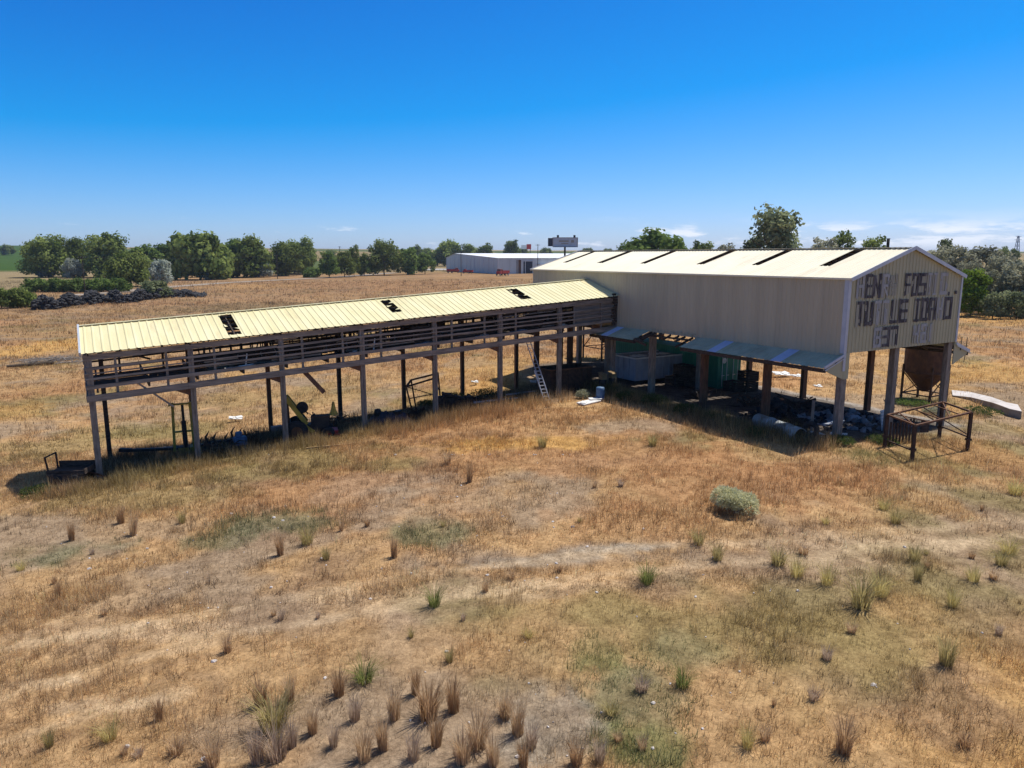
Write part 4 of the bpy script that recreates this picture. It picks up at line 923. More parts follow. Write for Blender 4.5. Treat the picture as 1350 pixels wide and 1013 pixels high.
# steel rack with plank end in front of the gable
def rack():
    a,b,c,d=[at(*q) for q in ((1202,608),(1275,594),(1238,577),(1166,590))]
    r=thing('steel_rack','open rusty steel rack with four legs in the grass before the gable','rack',((a+b+c+d)/4),0); O=r.location.copy(); H=1.95
    A,B,Cc,D=[Vector((q.x-O.x,q.y-O.y,q.z-O.z)) for q in (a,b,c,d)]
    T=[q+Vector((0,0,H)) for q in (A,B,Cc,D)]; zt=sum(q.z for q in T)/4
    for q in T: q.z=zt+.02*(q.x)
    for q,t in zip((A,B,Cc,D),T):
        m=MB(); m.bar(q-Vector((0,0,.15)),t,.15,.15,(0,1,0)); m.box((q.x,q.y,q.z+.62),(.24,.24,.12)); m.build('leg',M['rustdark'],r)
    m=MB()
    for i in range(4): m.bar(T[i]+Vector((0,0,.02*(i%2))),T[(i+1)%4]+Vector((0,0,.02*(i%2))),.10,.09)
    m.build('top_rail',M['rust'],r); m=MB()
    m.bar((T[0]*.75+T[1]*.25)+Vector((0,0,.02)),T[3]*.9+Cc*0+T[2]*.1,.05,.05); m.bar(T[0]*.98+T[3]*.02,T[3]*.8+T[2]*.2,.05,.05)
    m.bar(T[0]*.55+T[1]*.45,T[3]*.55+T[2]*.45,.06,.05); m.bar(T[0]*.2+T[1]*.8,T[3]*.2+T[2]*.8,.06,.05); m.bar(T[2],T[1]*.6+T[0]*.4,.05,.05)
    m.build('cross_bar',M['rust'],r); m=MB()
    lo=lambda k,z:Vector((( A,B,Cc,D)[k].x,(A,B,Cc,D)[k].y,zt-H+z))
    m.bar(lo(0,.62),lo(3,.55),.06,.07); m.bar(lo(1,.62),lo(2,.6),.06,.07); m.bar(lo(1,.72),(T[2]*.62+T[3]*.38),.05,.05); m.bar(lo(2,.72),T[3]*.5+T[2]*.5-Vector((0,0,.05)),.05,.05)
    m.build('brace',M['rustdark'],r)
    m=MB()
    for k in range(9):
        f=.04+k*.105; q=D*(1-f*.55)+Cc*f*.55; z=zt-H; m.box((q.x,q.y,z+.74),(.10,.04,1.45+random.uniform(-.3,.05)),.15)
    m.build('plank_side',M['rustdark'],r)
    m=MB(); q=Cc*.72+D*.28; m.box((q.x,q.y+.1,zt-H+.75),(.5,.05,.7),.15); m.build('plank_side',M['wooddark'],r)
rack()
# long concrete ramp at the right
def concrete_ramp():
    L=[at(1257,521),at(1300,524),at(1345,531)]
    pts=[(1256,523),(1280,528),(1310,540),(1330,549),(1346,553)]
    base=[at(x,y) for x,y in pts]; O=base[0].copy()
    r=thing('concrete_ramp','long pale concrete ramp with grey side lying in grass at the right','ramp',O,0); H=[.06,.20,.42,.48,.50]; m=MB(); wv=Vector((.5,.9,0)).normalized()*2.5
    mt=MB()
    for i in range(4):
        a=base[i]-O;b=base[i+1]-O; a=Vector((a.x,a.y,a.z)); b=Vector((b.x,b.y,b.z)); za,zb=a.z+H[i],b.z+H[i+1]
        A0=Vector((a.x,a.y,a.z-.4));B0=Vector((b.x,b.y,b.z-.4));A1=Vector((a.x,a.y,za));B1=Vector((b.x,b.y,zb))
        m.quad(A0,B0,B1,A1); m.quad(A0+wv,A1+wv,B1+wv,B0+wv)
        up=Vector((0,0,.05)); g=Vector((-.04,-.04,0)); mt.prism([A1+g,B1+g,B1+wv,A1+wv],up)
        if i==0: m.quad(A0,A1,A1+wv,A0+wv)
        if i==3: m.quad(B0,B0+wv,B1+wv,B1)
    m.build('side_wall',M['concgrey'],r); mt.build('ramp_top',M['concrete'],r)
concrete_ramp()
# ---------------------------- machinery under the shed
def lift_mast():
    p=sg(4.6,3.4); r=thing('lift_mast','worn yellow lift mast with a long dark fork arm under the shed','machine',p,SYAW-.1); m=MB()
    for x in (-.48,.48): m.bar((x*1.15,0,.25),(x,.05,3.25),.17,.16,(1,0,0))
    m.build('upright',M['yellow'],r); m=MB()
    for z,w in ((.35,1.3),(1.45,1.1),(3.15,1.2)): m.bar((-w/2,.05,z),(w/2,.05,z),.14,.10)
    m.bar((-.7,.0,3.12),(-.45,.0,3.18),.16,.12); m.build('crosshead',M['yellow'],r)
    m=MB(); m.tube((.08,.02,.4),(.06,.05,2.1),.14,.14,12); m.tube((.06,.05,2.1),(.05,.06,3.2),.08,.08,12); m.build('cylinder',M['blackiron'],r)
    m=MB(); m.bar((.3,-.1,.42),(-3.3,.5,.50),.22,.16); m.bar((-2.9,.42,.5),(-3.55,.55,.56),.3,.2); m.bar((.3,.35,.42),(-1.2,.5,.42),.2,.14); m.build('fork_arm',M['blackiron'],r)
    m=MB(); m.box((.35,.2,.30),(1.4,.8,.34)); m.build('carriage',M['yellow'],r); m=MB()
    for x in (.55,.62): m.tube((x,-.1,.4),(x+.1,-.12,1.5),.025,.02,6); m.tube((x+.1,-.12,1.5),(x,.1,1.62),.02,.02,6)
    m.build('hose',M['rubber'],r)
lift_mast()
def wheel(parent,c,R,w,ax,hub='rust'):
    m=MB(); k=[(R*.5,-w/2),(R*.92,-w/2),(R,-w/3),(R,w/3),(R*.92,w/2),(R*.5,w/2)]
    m.lathe(k,(0,0,0),22,'y'); o=m.build('wheel',M['rubber'],parent,True); o.location=c; o.rotation_euler=(0,0,ax)
    m=MB(); m.lathe([(0,-w*.32),(R*.5,-w*.38),(R*.5,w*.38),(0,w*.32)],(0,0,0),16,'y'); m.build('rim',M[hub],o)
def loader():
    p=sg(11.3,.75); r=thing('old_loader','old yellow and black loader tractor with raised arm under the shed','tractor',p,SYAW-.25)
    m=MB(); m.box((.2,0,.75),(2.3,.7,.5)); m.box((.9,0,1.1),(1.1,.72,.55)); m.build('chassis',M['blackiron'],r)
    m=MB(); m.box((.95,0,1.42),(1.15,.62,.12)); m.bar((.4,.0,1.25),(.62,0,1.55),.6,.08); m.build('hood',M['rustdark'],r)
    for c,R,w in (((-.5,-.75,.68),.68,.34),((-.5,.75,.68),.68,.34),((1.35,-.6,.42),.42,.24),((1.35,.6,.42),.42,.24)): wheel(r,c,R,w,0)
    m=MB()
    m.bar((.1,-.45,1.05),(-1.05,-.5,2.75),.14,.26,(1,0,1)); m.bar((.1,.45,1.05),(-1.05,.42,2.75),.14,.26,(1,0,1)); m.bar((-1.05,-.55,2.72),(-1.05,.48,2.72),.12,.12); m.bar((-.2,-.5,1.1),(.5,-.55,.55),.12,.2); m.build('loader_arm',M['yellow'],r)
    m=MB(); m.bar((-1.02,-.42,2.6),(-.95,-.4,.9),.12,.14,(1,0,0)); m.bar((-1.02,.4,2.6),(-.95,.4,.9),.12,.14,(1,0,0)); m.bar((-1.0,-.45,2.9),(-1.1,-.45,3.05),.05,.05); m.build('lift_strut',M['rustdark'],r)
    m=MB(); m.box((-1.1,0,.75),(.5,1.3,.9)); m.build('bucket',M['blackiron'],r)
    m=MB(); m.box((-.25,0,1.4),(.45,.5,.12)); m.build('seat',M['blackiron'],r); m=MB(); m.lathe([(.0,-.14),(.3,-.14),(.36,-.06),(.36,.06),(.3,.14),(0,.14)],(-.12,-.1,2.05),18,'y'); m.bar((-.2,0,1.4),(-.12,-.02,1.85),.08,.12); m.build('round_air_cleaner',M['rubber'],r,False)
    m=MB(); m.lathe([(.30,1.45),(.16,1.75),(.07,2.25),(0,2.3)],(1.75,.1,0),12); m.build('cone_cap',M['yellow'],r)
    m=MB(); m.tube((.5,.1,1.7),(.5,.1,1.45),.04,.04,8); m.ring((.1,0,1.75),.19,.02,(1,0,.6),18,6); m.tube((.1,0,1.75),(.5,0,1.45),.02,.02,6); m.build('steering_wheel',M['blackiron'],r)
    m=MB(); m.box((1.7,-.2,.35),(.5,.9,.5)); m.bar((1.3,-.62,.4),(2.1,-.7,.3),.12,.12); m.build('front_hitch',M['red'],r)
loader()
m=MB(); m.bar((0,0,0),(1.9,0,.02),.14,.10); m.bar((-.9,0,0),(0,.05,0),.1,.08); o=m.build('pale_beam',M['cardboard']); o.location=at(425,592)+Vector((0,0,.12)); o.rotation_euler=(0,0,.35); tag(o,'pale wooden beam lying in the grass before the yellow loader','beam')
def plough(t,e,lab,blue):
    p=sg(t,e); r=thing('tined_plough',lab,'plough',p,SYAW+.2); m=MB(); m.bar((-.7,0,.55),(.7,.1,.6),.12,.12); m.bar((0,-.5,.5),(0,.6,.55),.1,.1); m.box((0,0,.3),(.8,.6,.5)); m.build('toolbar',M['blackiron'],r); m=MB()
    for x,h in ((-.5,.85),(-.1,1.15),(.35,1.0)):
        m.bar((x,0,.5),(x-.12,.05,h*.9),.10,.06,(0,1,0)); m.bar((x-.12,.05,h*.85),(x+.12,.05,h+.2),.14,.05,(0,1,0),.02,.03)
    m.build('tine',M['rustdark'],r)
    if blue: m=MB(); m.box((.15,-.35,.5),(.75,.45,.55)); m.lathe([(0,0),(.2,0),(.2,.3),(0,.3)],(.1,-.35,.78),12); m.build('engine',M['blue'],r,bevel=.04)
plough(5.9,2.2,'dark spiky plough right of the yellow lift mast',False); plough(7.4,2.4,'dark plough with a small blue engine behind the second front post',True)
def tarp_heap():
    p=sg(17.0,1.3); r=thing('tarp_heap','faded dark blue tarp heaped over scrap under the middle of the shed','tarp',p,SYAW); n=26; V=[];F=[]
    for i in range(n+1):
        for j in range(n+1):
            u=i/n*2-1;v=j/n*2-1; q=max(0,1-(u*u)**1.3)*max(0,1-(v*v)**1.3); z=.85*q*(.55+.6*vnoise(np.array([u*2.1+5]),np.array([v*1.7+3]),.5,4)[0])+.05*math.sin(u*17+v*9)*q
            V.append((u*1.6,v*1.0,z-.03))
    for i in range(n):
        for j in range(n): a=i*(n+1)+j; F.append((a,a+n+1,a+n+2,a+1))
    mesh_np('cover',V,F,M['navy'],r,smooth=True); m=MB(); m.lathe([(0,.5),(.22,.5),(.26,.75),(.2,.95),(0,1.0)],(-.7,.2,0),12); m.box((.5,-.3,.7),(.5,.3,.25),.4); m.build('scrap_part',M['blackiron'],r)
tarp_heap()
def hay_rake():
    p=sg(20.6,2.9); r=thing('steel_gantry','tilted rusty steel gantry with a dark machine body under the shed','machine',p,SYAW-.05); m=MB()
    A=[(-1.3,-.3,0),(-.75,.5,0),(.3,-.2,0),(1.1,.4,0)]; T=[(-1.75,-.3,2.05),(-1.1,.5,2.35),(.25,-.25,2.45),(.9,.4,2.7)]
    for a,t in zip(A,T): m.bar(a,t,.09,.09,(0,1,0))
    m.build('leg',M['rust'],r); m=MB()
    for i,j in ((0,2),(1,3),(0,1),(2,3)): m.bar(T[i],T[j],.11,.11)
    m.bar((-1.5,-.3,1.2),(.28,-.2,1.35),.06,.06); m.bar(T[0],(.28,-.2,1.3),.06,.06); m.bar(T[2],(1.0,.4,1.4),.06,.06); m.build('top_rail',M['rust'],r)
    m=MB(); 
    for k in range(9): m.rock((.8+k*.28+random.uniform(-.1,.1),random.uniform(-.35,.3),.7-k*.03),(1.3,1.1,1.5-k*.08))
    m.build('machine_body',M['rustdark'],r); m=MB(); m.bar((.9,-.4,1.4),(2.9,-.5,.7),.4,.16); m.box((2.95,-.4,.75),(.4,.5,.5)); m.build('chute',M['rustdark'],r)
hay_rake()
m=MB(); m.tube((0,0,.1),(3.6,0,.12),.07,.07,10); o=m.build('irrigation_pipe',M['white']); o.location=sg(23.6,1.8,.25); o.rotation_euler=(0,0,SYAW-.05); tag(o,'thin white irrigation pipe lying under the shed left of the ladder','pipe')
m=MB(); m.tube((0,0,.1),(2.6,0,.12),.06,.06,10); o=m.build('irrigation_pipe',M['alu']); o.location=sg(27.0,3.0,.2); o.rotation_euler=(0,0,SYAW+.05); tag(o,'thin grey irrigation pipe lying in the shade behind the ladder','pipe')
for t,e,w,h,lab in ((1.7+9.0,6.0,.7,.45,'grey concrete block at the foot of the third back post'),(24.9,4.5,.8,.4,'grey wooden crate in the shade behind the ladder')):
    m=MB(); m.box((0,0,h/2),(w,.5,h)); m.box((0,-.26,h*.3),(w,.03,.08)); m.box((0,-.26,h*.75),(w,.03,.08)); o=m.build('block' if h>.42 else 'crate',M['concgrey' if h>.42 else 'wood'],bevel=.02); o.location=sg(t,e); o.rotation_euler=(0,0,SYAW+.2); tag(o,lab,'block' if h>.42 else 'crate')
def tangle(p,label,s,seed,mat):
    g=random.Random(seed); r=thing('scrap_tangle',label,'scrap pile',p,g.uniform(0,6),'scrap tangles in the shade'); 
    for nm,k,mt in (('bent_pipe',9,mat),('rusty_strip',8,'rustdark'),('wire_loop',3,'blackiron')):
        m=MB()
        for i in range(k):
            a=g.uniform(0,6.28); q=Vector((g.gauss(0,.45)*s,g.gauss(0,.35)*s,g.uniform(.0,.35)*s)); d=Vector((math.cos(a),math.sin(a),g.uniform(-.2,.7))); L=g.uniform(.5,1.3)*s
            if nm=='bent_pipe': e=q+d*L; m.tube(q,e,.035,.035,7); m.tube(e,e+Vector((math.cos(a+1),math.sin(a+1),-.3))*L*.5,.035,.03,7)
            elif nm=='rusty_strip': m.bar(q,q+d*L,.03,g.uniform(.06,.22))
            else: m.ring(q+Vector((0,0,.25)),g.uniform(.2,.4)*s,.02,d,16,5)
        m.build(nm,M[mt],r)
for i,(t,e,s,mt,lab) in enumerate(((8.7,3.2,.9,'rust','rusty scrap tangle left of the yellow loader'),(13.4,2.2,1.1,'rust','rusty scrap tangle right of the yellow loader'),(15.0,4.6,.9,'blackiron','dark scrap tangle by the fourth back post'),(19.0,1.6,.9,'rustdark','dark scrap tangle left of the steel gantry'),(24.6,3.4,.8,'rustdark','dark scrap tangle beside the irrigation pipe'),(6.4,.9,.8,'blackiron','dark scrap tangle at the foot of the second front post'))):
    tangle(sg(t,e),lab,s,100+i,mt)
for i,(X,Y,s,mt,lab) in enumerate(((3.4,9.2,1.1,'rust','rusty scrap tangle behind the second side roof post'),(1.2,4.2,.9,'rustdark','dark scrap tangle behind the culvert pipe'),(6.4,7.6,1.0,'blackiron','dark scrap tangle in the middle of the barn floor'),(2.2,13.0,1.0,'rustdark','dark scrap tangle below the torn side roof'))):
    tangle(bg(X,Y),lab,s,120+i,mt)
# small trailer at the left end of the shed
def trailer():
    p=sg(-1.25,.1); r=thing('farm_trailer','low dark farm trailer with an upright end hoop at the left end of the shed','trailer',p,SYAW-.45,None,.8); m=MB(); L,W_=2.4,1.7
    m.box((0,0,.85),(L,W_,.12)); m.box((0,W_/2-.04,1.1),(L,.06,.45)); m.box((0,-W_/2+.04,.98),(L,.06,.22)); m.box((L/2,0,1.0),(.06,W_,.35)); m.build('bed',M['wooddark'],r)
    m=MB(); m.bar((-L/2-.0,-.55,.9),(-L/2-.12,-.6,1.95),.09,.09,(1,0,0)); m.bar((-L/2,.6,.9),(-L/2-.05,.62,1.95),.09,.09,(1,0,0)); m.bar((-L/2-.12,-.62,1.92),(-L/2-.05,.64,1.95),.08,.08); m.build('end_hoop',M['rustdark'],r)
    for x in (-.55,.6):
        for y in (-W_/2-.02,W_/2+.02): wheel(r,(x,y,.40),.42,.24,0,'rust')
    m=MB(); m.bar((L/2,0,.7),(L/2+.9,.1,.35),.1,.1); m.bar((-.55,-W_/2,.4),(-.55,W_/2,.4),.08,.08); m.bar((.6,-W_/2,.4),(.6,W_/2,.4),.08,.08); m.build('drawbar',M['rustdark'],r)
    m=MB(); m.box((0,-W_/2-.05,.62),(L*.95,.05,.5)); m.build('side_board',M['wooddark'],r)
trailer()
# dead brush left of the shed
def brush(label,p,L,n,seed):
    g=random.Random(seed); m=MB()
    for i in range(n):
        x=g.uniform(-L/2,L/2); y=g.gauss(0,.9); a=g.gauss(0,.5)+(PI if g.random()<.5 else 0); l=g.uniform(.8,2.8); z=g.uniform(.05,.7); q=(x+math.cos(a)*l,y+math.sin(a)*l,z+g.uniform(-.3,.6)); m.tube((x,y,z),q,.05,.012,5)
        for k in range(3):
            f=g.uniform(.3,.9); b=a+g.choice((-1,1))*g.uniform(.4,1); s=(x+(q[0]-x)*f,y+(q[1]-y)*f,z+(q[2]-z)*f); m.tube(s,(s[0]+math.cos(b)*l*.4,s[1]+math.sin(b)*l*.4,s[2]+g.uniform(-.1,.4)),.025,.006,4)
    o=m.build('dead_branch_pile',M['deadwood']); o.location=p; o.rotation_euler=(0,0,.25); tag(o,label,'branch pile'); return o
brush('bleached dead branch pile in the golden grass behind the left end of the shed',at(78,479),7.5,70,3)
m=MB(); m.tube((-2.6,0,.25),(2.2,.3,.35),.16,.22,8); m.tube((.5,.1,.3),(2.4,1.0,.7),.1,.04,6); o=m.build('fallen_log',M['bark']); o.location=at(43,484); o.rotation_euler=(0,0,.5); tag(o,'dark fallen log left of the bleached branch pile','log')
# white scraps in the field
for px,py,l,lab in ((1030,497,1.7,'large white scrap sheet in the grass behind the barn'),(1050,500,1.0,'smaller white scrap sheet right of the large one behind the barn'),(1078,514,.7,'white scrap piece in the grass near the dark back post'),(705,508,.8,'white scrap piece in the grass left of the ladder'),(311,556,1.0,'thin white scrap strip in the grass behind the second front post'),(626,508,.6,'small white scrap in the grass behind the middle of the shed')):
    m=MB(); m.box((0,0,.02),(l,l*.45,.04)); m.box((l*.25,.1,.07),(l*.5,l*.3,.04),.5); m.box((-l*.3,-.05,.06),(l*.3,l*.3,.05),-.4); o=m.build('white_scrap',M['white']); o.location=at(px,py)+Vector((0,0,.28)); o.rotation_euler=(.25,.1,.3); tag(o,lab,'scrap')
# pale stones
rr=random.Random(21); pts=[]
for i in range(170):
    px,py=rr.choice(((500,680),(640,660),(300,760),(820,760),(560,930),(1100,730),(800,950),(170,700),(700,600),(1050,900),(480,640))); p=at(px+rr.gauss(0,110),min(max(py+rr.gauss(0,45),600),1040)); p.z+=.01; pts.append((p,rr.choice((.04,.05,.06,.08,.12))))
for px,py in ((282,872),(755,695),(168,985),(270,1000),(118,750),(305,678),(376,668)): p=at(px,py); pts.append((p,.17))
rubble('pale_stones','pale stones scattered through the dry grass in the foreground',pts,1,'concrete',cat='stones')
# weeds in front of the barn and around posts
for i,(X,Y,R,H,lf,lab) in enumerate(((-2.9,14.6,.8,.8,'leaf_weed','leafy green weed clump right of the blue barrel'),(-2.2,12.3,1.0,.9,'leaf_weed','dark green weed clump left of the torn side roof post'),(-2.5,9.0,.9,.85,'leaf_weed','leafy weed clump below the broken gap of the side roof'),(-2.2,6.9,.9,.6,'leaf_weed','green weed clump left of the culvert pipe'),(-2.5,3.2,.8,.55,'leaf_weed','green weed clump in front of the culvert pipe'),
    (-.6,-.6,.8,.5,'leaf_weed','bright green weed clump at the foot of the front corner post'),(2.2,-1.2,.9,.5,'leaf_weed','green weed clump left of the steel rack'),(15.3,5.0,1.3,.6,'leaf_light','green weed clump before the brown hopper'),(14.0,2.5,1.0,.6,'leaf_olive','greyish weed clump behind the steel rack'),(16.8,1.0,1.3,.6,'leaf_weed','weed clump in front of the concrete ramp'),
    (-1.9,18.6,.7,.7,'leaf_weed','dark weed clump right of the shed end'),(-4.6,17.2,.6,.7,'leaf_olive','pale weed clump between ladder and blue barrel'))):
    bush('weed_clump',lab,bg(X,Y),R,H,M[lf],1300,.05,40+i,'weed clumps around the barn','weeds')
for i,(t,e,R,H,lab) in enumerate(((26.5,5.3,1.4,1.0,'dark weed thicket in shade behind the ladder'),(24.2,6.5,1.0,.8,'weed thicket at the back of the shed left of the ladder'),(21.8,6.0,.9,.6,'small weed thicket right of the steel gantry'),(-2.7,-1.3,1.0,.55,'dark green weed clump before the farm trailer'))):
    bush('weed_clump',lab,sg(t,e),R,H,M['leaf_weed'],1300,.05,60+i,'weed clumps around the shed','weeds')
# ------------------------------------------------------------------ trees
def crown_mesh(name,leaf,seed,n=3600,rx=1.0,top=1.0,low=.12,lobes=15,ls=.055,asp=1.0,shape='round'):
    """crown of unit radius/height: leaf clusters on many overlapping boughs"""
    g=np.random.default_rng(seed); C=[]
    for i in range(lobes):
        h=low+.16+(top-low-.30)*(i+.5)/lobes+g.normal(0,.03)
        f=(h-low)/(top-low)
        if shape=='round': R=rx*(math.sin(PI*min(.97,.32+.60*f))**.7)*.66
        else: R=rx*(.95-.72*f)*.62
        t=i*2.4+g.uniform(-.5,.5); q=R*g.uniform(.45,1.05); C.append((q*math.cos(t),q*math.sin(t),h,g.uniform(.20,.34)*(1.15-.35*f)))
    C.append((0,0,top-.2,.2)); C=np.array(C); w=C[:,3]**2; k=g.choice(len(C),n,p=w/w.sum())
    d=g.normal(size=(n,3)); d/=np.linalg.norm(d,axis=1)[:,None]; d[:,2]+=.25; rad=C[k,3]*(1-.55*g.random(n)**2.2)*np.clip(g.normal(1.02,.14,n),.7,1.45)
    P=C[k,:3]+d*rad[:,None]*np.array([1,1,.85/asp])
    P[:,2]=np.maximum(P[:,2],.02)
    nr=d+g.normal(0,.55,(n,3)); nr/=np.linalg.norm(nr,axis=1)[:,None]; a=np.cross(nr,g.normal(size=(n,3))); a/=np.linalg.norm(a,axis=1)[:,None]; b=np.cross(nr,a); s=ls*g.uniform(.5,1.3,n)[:,None]
    sz=np.array([1,1,1/asp]); a=a*sz; b=b*sz
    V=np.stack([P-a*s-b*s*.55,P+a*s*.6-b*s*.7,P+a*s+b*s*.5,P-a*s*.5+b*s*.75],1)
    lv=g.random(len(C))[k]*.65+g.random(n)*.35; col=np.repeat(lv,4)[:,None]*np.ones((1,3)); return V.reshape(-1,3),np.arange(4*n).reshape(-1,4),col
def trunk_mb(seed,rx,h,low,lean=.04):
    g=random.Random(seed); m=MB(); m.tube((0,0,-.04),(lean*.4,0,low+.12),.035,.026,8); m.tube((lean*.4,0,low+.12),(lean,0,h*.72),.026,.008,7)
    for i in range(9):
        z=low+.05+i*.055; t=g.uniform(0,6.28); q=rx*g.uniform(.4,.75); m.tube((lean*.5,0,z),(q*math.cos(t),q*math.sin(t),z+g.uniform(.14,.3)),.015,.004,5)
    return m
PROTO={}
def tree(kind,leaf,label,p,w,h,group,variant=0,shape='round',n=4200,low=.02,cat='tree',ls=.055,name=None):
    asp=max(.6,min(3,round(h/(w/2/.86)*2)/2)); key=(kind,leaf,variant,asp)
    if key not in PROTO:
        r=thing(name or kind,label,cat,(0,0,0)); V,F,c=crown_mesh('crown',leaf,sum(map(ord,kind))+variant*31,n,1.0,1.0,low,int(13+6*asp),ls,asp,shape); mesh_np('crown',V,F,M[leaf],r,col=c)
        trunk_mb(variant+5,.8,1,low).build('trunk',M['bark'],r); PROTO[key]=r
    else: r=copy_tree(PROTO[key])
    r.location=p; r.rotation_euler=(0,0,random.uniform(0,6.28)); r.scale=(w/2/.86,w/2/.86,h*1.0)
    r['label']=label; r['category']=cat
    if group: r['group']=group
    elif 'group' in r: del r['group']
    return r
def tpx(kind,leaf,label,x0,x1,yt,yb,group,variant=0,dist=None,**kw):
    cx=(x0+x1)/2
    if dist is None: p=at(cx,yb); p=Vector((p.x,p.y,p.z-.2))
    else:
        d=ray(cx,340); t=dist/d[1]; p=ground(d[0]*t,dist,-.2)
    w=(x1-x0)*p.y/FPX*1.12; top=vert_at(cx,yt,p.y).z; return tree(kind,leaf,label,p,w*1.02,max(top-p.z,1),group,variant,**kw)
G1='cottonwoods along the far lane'
K='cottonwood_tree'
tpx(K,'leaf_cotton','dark round cottonwood tree, leftmost of the row beyond the tyre pile',36,92,312,366,G1,0,n=6000,ls=.04)
tpx(K,'leaf_cotton','dark cottonwood tree crowded against the leftmost cottonwood',78,118,310,365,G1,1,n=6000,ls=.04)
tpx(K,'leaf_cotton','tallest dark cottonwood tree left of the bushy willow',113,176,306,366,G1,2,n=6000,ls=.04)
tpx('willow_tree','leaf_cotton','bushy round willow tree reaching down to the lane in front of the row',145,202,336,378,None,0,n=5000,low=.03,ls=.045)
tpx('light_tree','leaf_light','light green tree crown between two dark cottonwoods',165,215,323,368,G1,0,n=4500)
tpx('light_tree','leaf_light','light green tree just left of the widest dark cottonwood',198,240,322,366,G1,1,n=4500)
tpx(K,'leaf_cotton','widest dark cottonwood tree in the middle of the far row',228,300,311,369,G1,0,n=6000)
tpx('light_tree','leaf_light','light green tree right of the widest cottonwood',286,330,316,366,G1,0)
tpx(K,'leaf_cotton','dark cottonwood tree behind the light green trees',305,356,313,366,G1,1)
tpx('light_tree','leaf_light','low yellowish green tree under the dark cottonwoods',322,352,330,365,G1,1)
tpx(K,'leaf_cotton','dark cottonwood tree above the silver bush',352,402,318,364,G1,2)
tpx(K,'leaf_cotton','last tall dark cottonwood tree at the right end of the left row',378,421,315,362,G1,0)
tpx('silver_bush','leaf_silver','silvery round bush standing right of the dark cottonwoods',368,408,334,361,'silver bushes along the lane',0,n=3500,low=.02,cat='bush')
tpx('silver_bush','leaf_silver','silvery bush beside the bushy willow',200,228,342,374,'silver bushes along the lane',1,n=3500,low=.02,cat='bush')
tpx('silver_bush','leaf_silver','silvery bush below the two leftmost cottonwoods',86,110,340,367,'silver bushes along the lane',0,n=3500,low=.02,cat='bush')
tpx('silver_bush','leaf_silver','small pale silvery bush right of the wide cottonwood',262,284,352,369,'silver bushes along the lane',1,n=3500,low=.02,cat='bush')
tpx('hedge_shrub','leaf_blue','dark shrub growing out of the tyre pile',186,224,371,393,None,0,n=3000,low=.02,cat='shrub')
for i,(x0,x1,yt,yb) in enumerate(((-14,18,380,407),(8,40,381,406),(26,50,386,404))):
    tpx('hedge_shrub','leaf_cotton',('leftmost dark shrub of the thicket at the left edge','middle dark shrub of the left thicket','right dark shrub of the left thicket, nearest the tyre pile')[i],x0,x1,yt,yb,'dark shrubs of the left thicket',i%2,n=3000,low=.02,cat='shrub')
for i in range(9):
    x=40+i*14; tpx('pale_hedge','leaf_light','pale green low hedge shrub in the line below the left cottonwoods',x-13,x+15,368+i%2,384,'pale hedge shrubs below the cottonwoods',i%2,n=2200,low=.02,cat='shrub',dist=275)
for i,x in enumerate((60,98,140,212,254,306,348,412)):
    tpx('willow_shrub','leaf_light' if i%3 else 'leaf_silver','leafy shrub filling the foot of the cottonwood row along the lane',x-12,x+12,(350,353,346,355)[i%4],366,'leafy shrubs at the foot of the cottonwood row',i%3,n=2200,cat='shrub',ls=.07)
# middle distance
for i,(x0,x1,yt,yb,k,lab) in enumerate(((420,446,331,352,'light_tree','small light tree right of the silver bush'),(440,466,329,351,K,'small dark tree left of the lone round topped tree'),(457,475,322,352,K,'lone narrow tree with a round top beyond the field'),(470,490,334,351,'light_tree','small light tree beside the utility pole'),
    (484,528,318,351,K,'broad dark tree left of the white farm trailer'),(520,552,327,350,'light_tree','greyish light tree right of the broad dark tree'),(548,572,333,348,'light_tree','low light tree behind the white farm trailer'),(574,612,318,347,K,'dark tree behind the left end of the white roofed warehouse'),
    (562,592,332,349,'light_tree','light tree in front of the warehouse end'),(606,632,320,345,K,'dark tree above the left part of the warehouse roof'),(628,652,321,344,K,'dark tree above the middle of the warehouse roof'),(663,686,314,345,K,'round dark tree standing above the warehouse roof'))):
    tpx(k,'leaf_cotton' if k==K else 'leaf_light',lab,x0,x1,yt,yb,'trees around the warehouse',i%2,dist=(430+i*11 if i<7 else 760))
for i,(x,yt) in enumerate(((550,323),(562,326),(436,329),(40,322),(12,323),(508,326),(690,327),(720,328),(802,329),(775,328))):
    tpx(K,'leaf_cotton','small distant tree on the skyline',x-8,x+8,yt,340,'small trees on the skyline',i%3,dist=900+i*40)
# behind the barn
G3='trees behind the barn'
tpx('light_tree','leaf_light','broad light green tree behind the left part of the barn roof',822,912,304,345,G3,0,dist=240,n=4500)
tpx('light_tree','leaf_light','light green tree at the left end of the barn roof skyline',806,850,320,345,G3,1,dist=250,n=4500)
tpx(K,'leaf_cotton','small dark tree right of the broad light green tree behind the roof',908,942,314,345,G3,1,dist=300)
tpx('olive_tree','leaf_olive','thin greyish tree left of the tall poplar',938,972,316,345,G3,0,dist=300,n=3000)
tpx('poplar_tree','leaf_blue','tall ragged poplar tree rising high behind the barn roof',974,1068,270,345,G3,0,dist=200,shape='cone',n=4200,low=.05,ls=.042)
tpx('poplar_tree','leaf_blue','lower side tree at the foot of the tall poplar',968,1010,306,345,G3,1,dist=205,shape='cone',n=4000,low=.05)
tpx('olive_tree','leaf_olive','greyish olive tree right of the tall poplar behind the roof',1062,1104,308,345,G3,1,dist=230,n=4000)
tpx(K,'leaf_cotton','dark round tree above the right third of the barn roof',1090,1128,302,345,G3,0,dist=240)
tpx(K,'leaf_cotton','small dark tree left of the vent pipe',1134,1174,307,345,G3,2,dist=240)
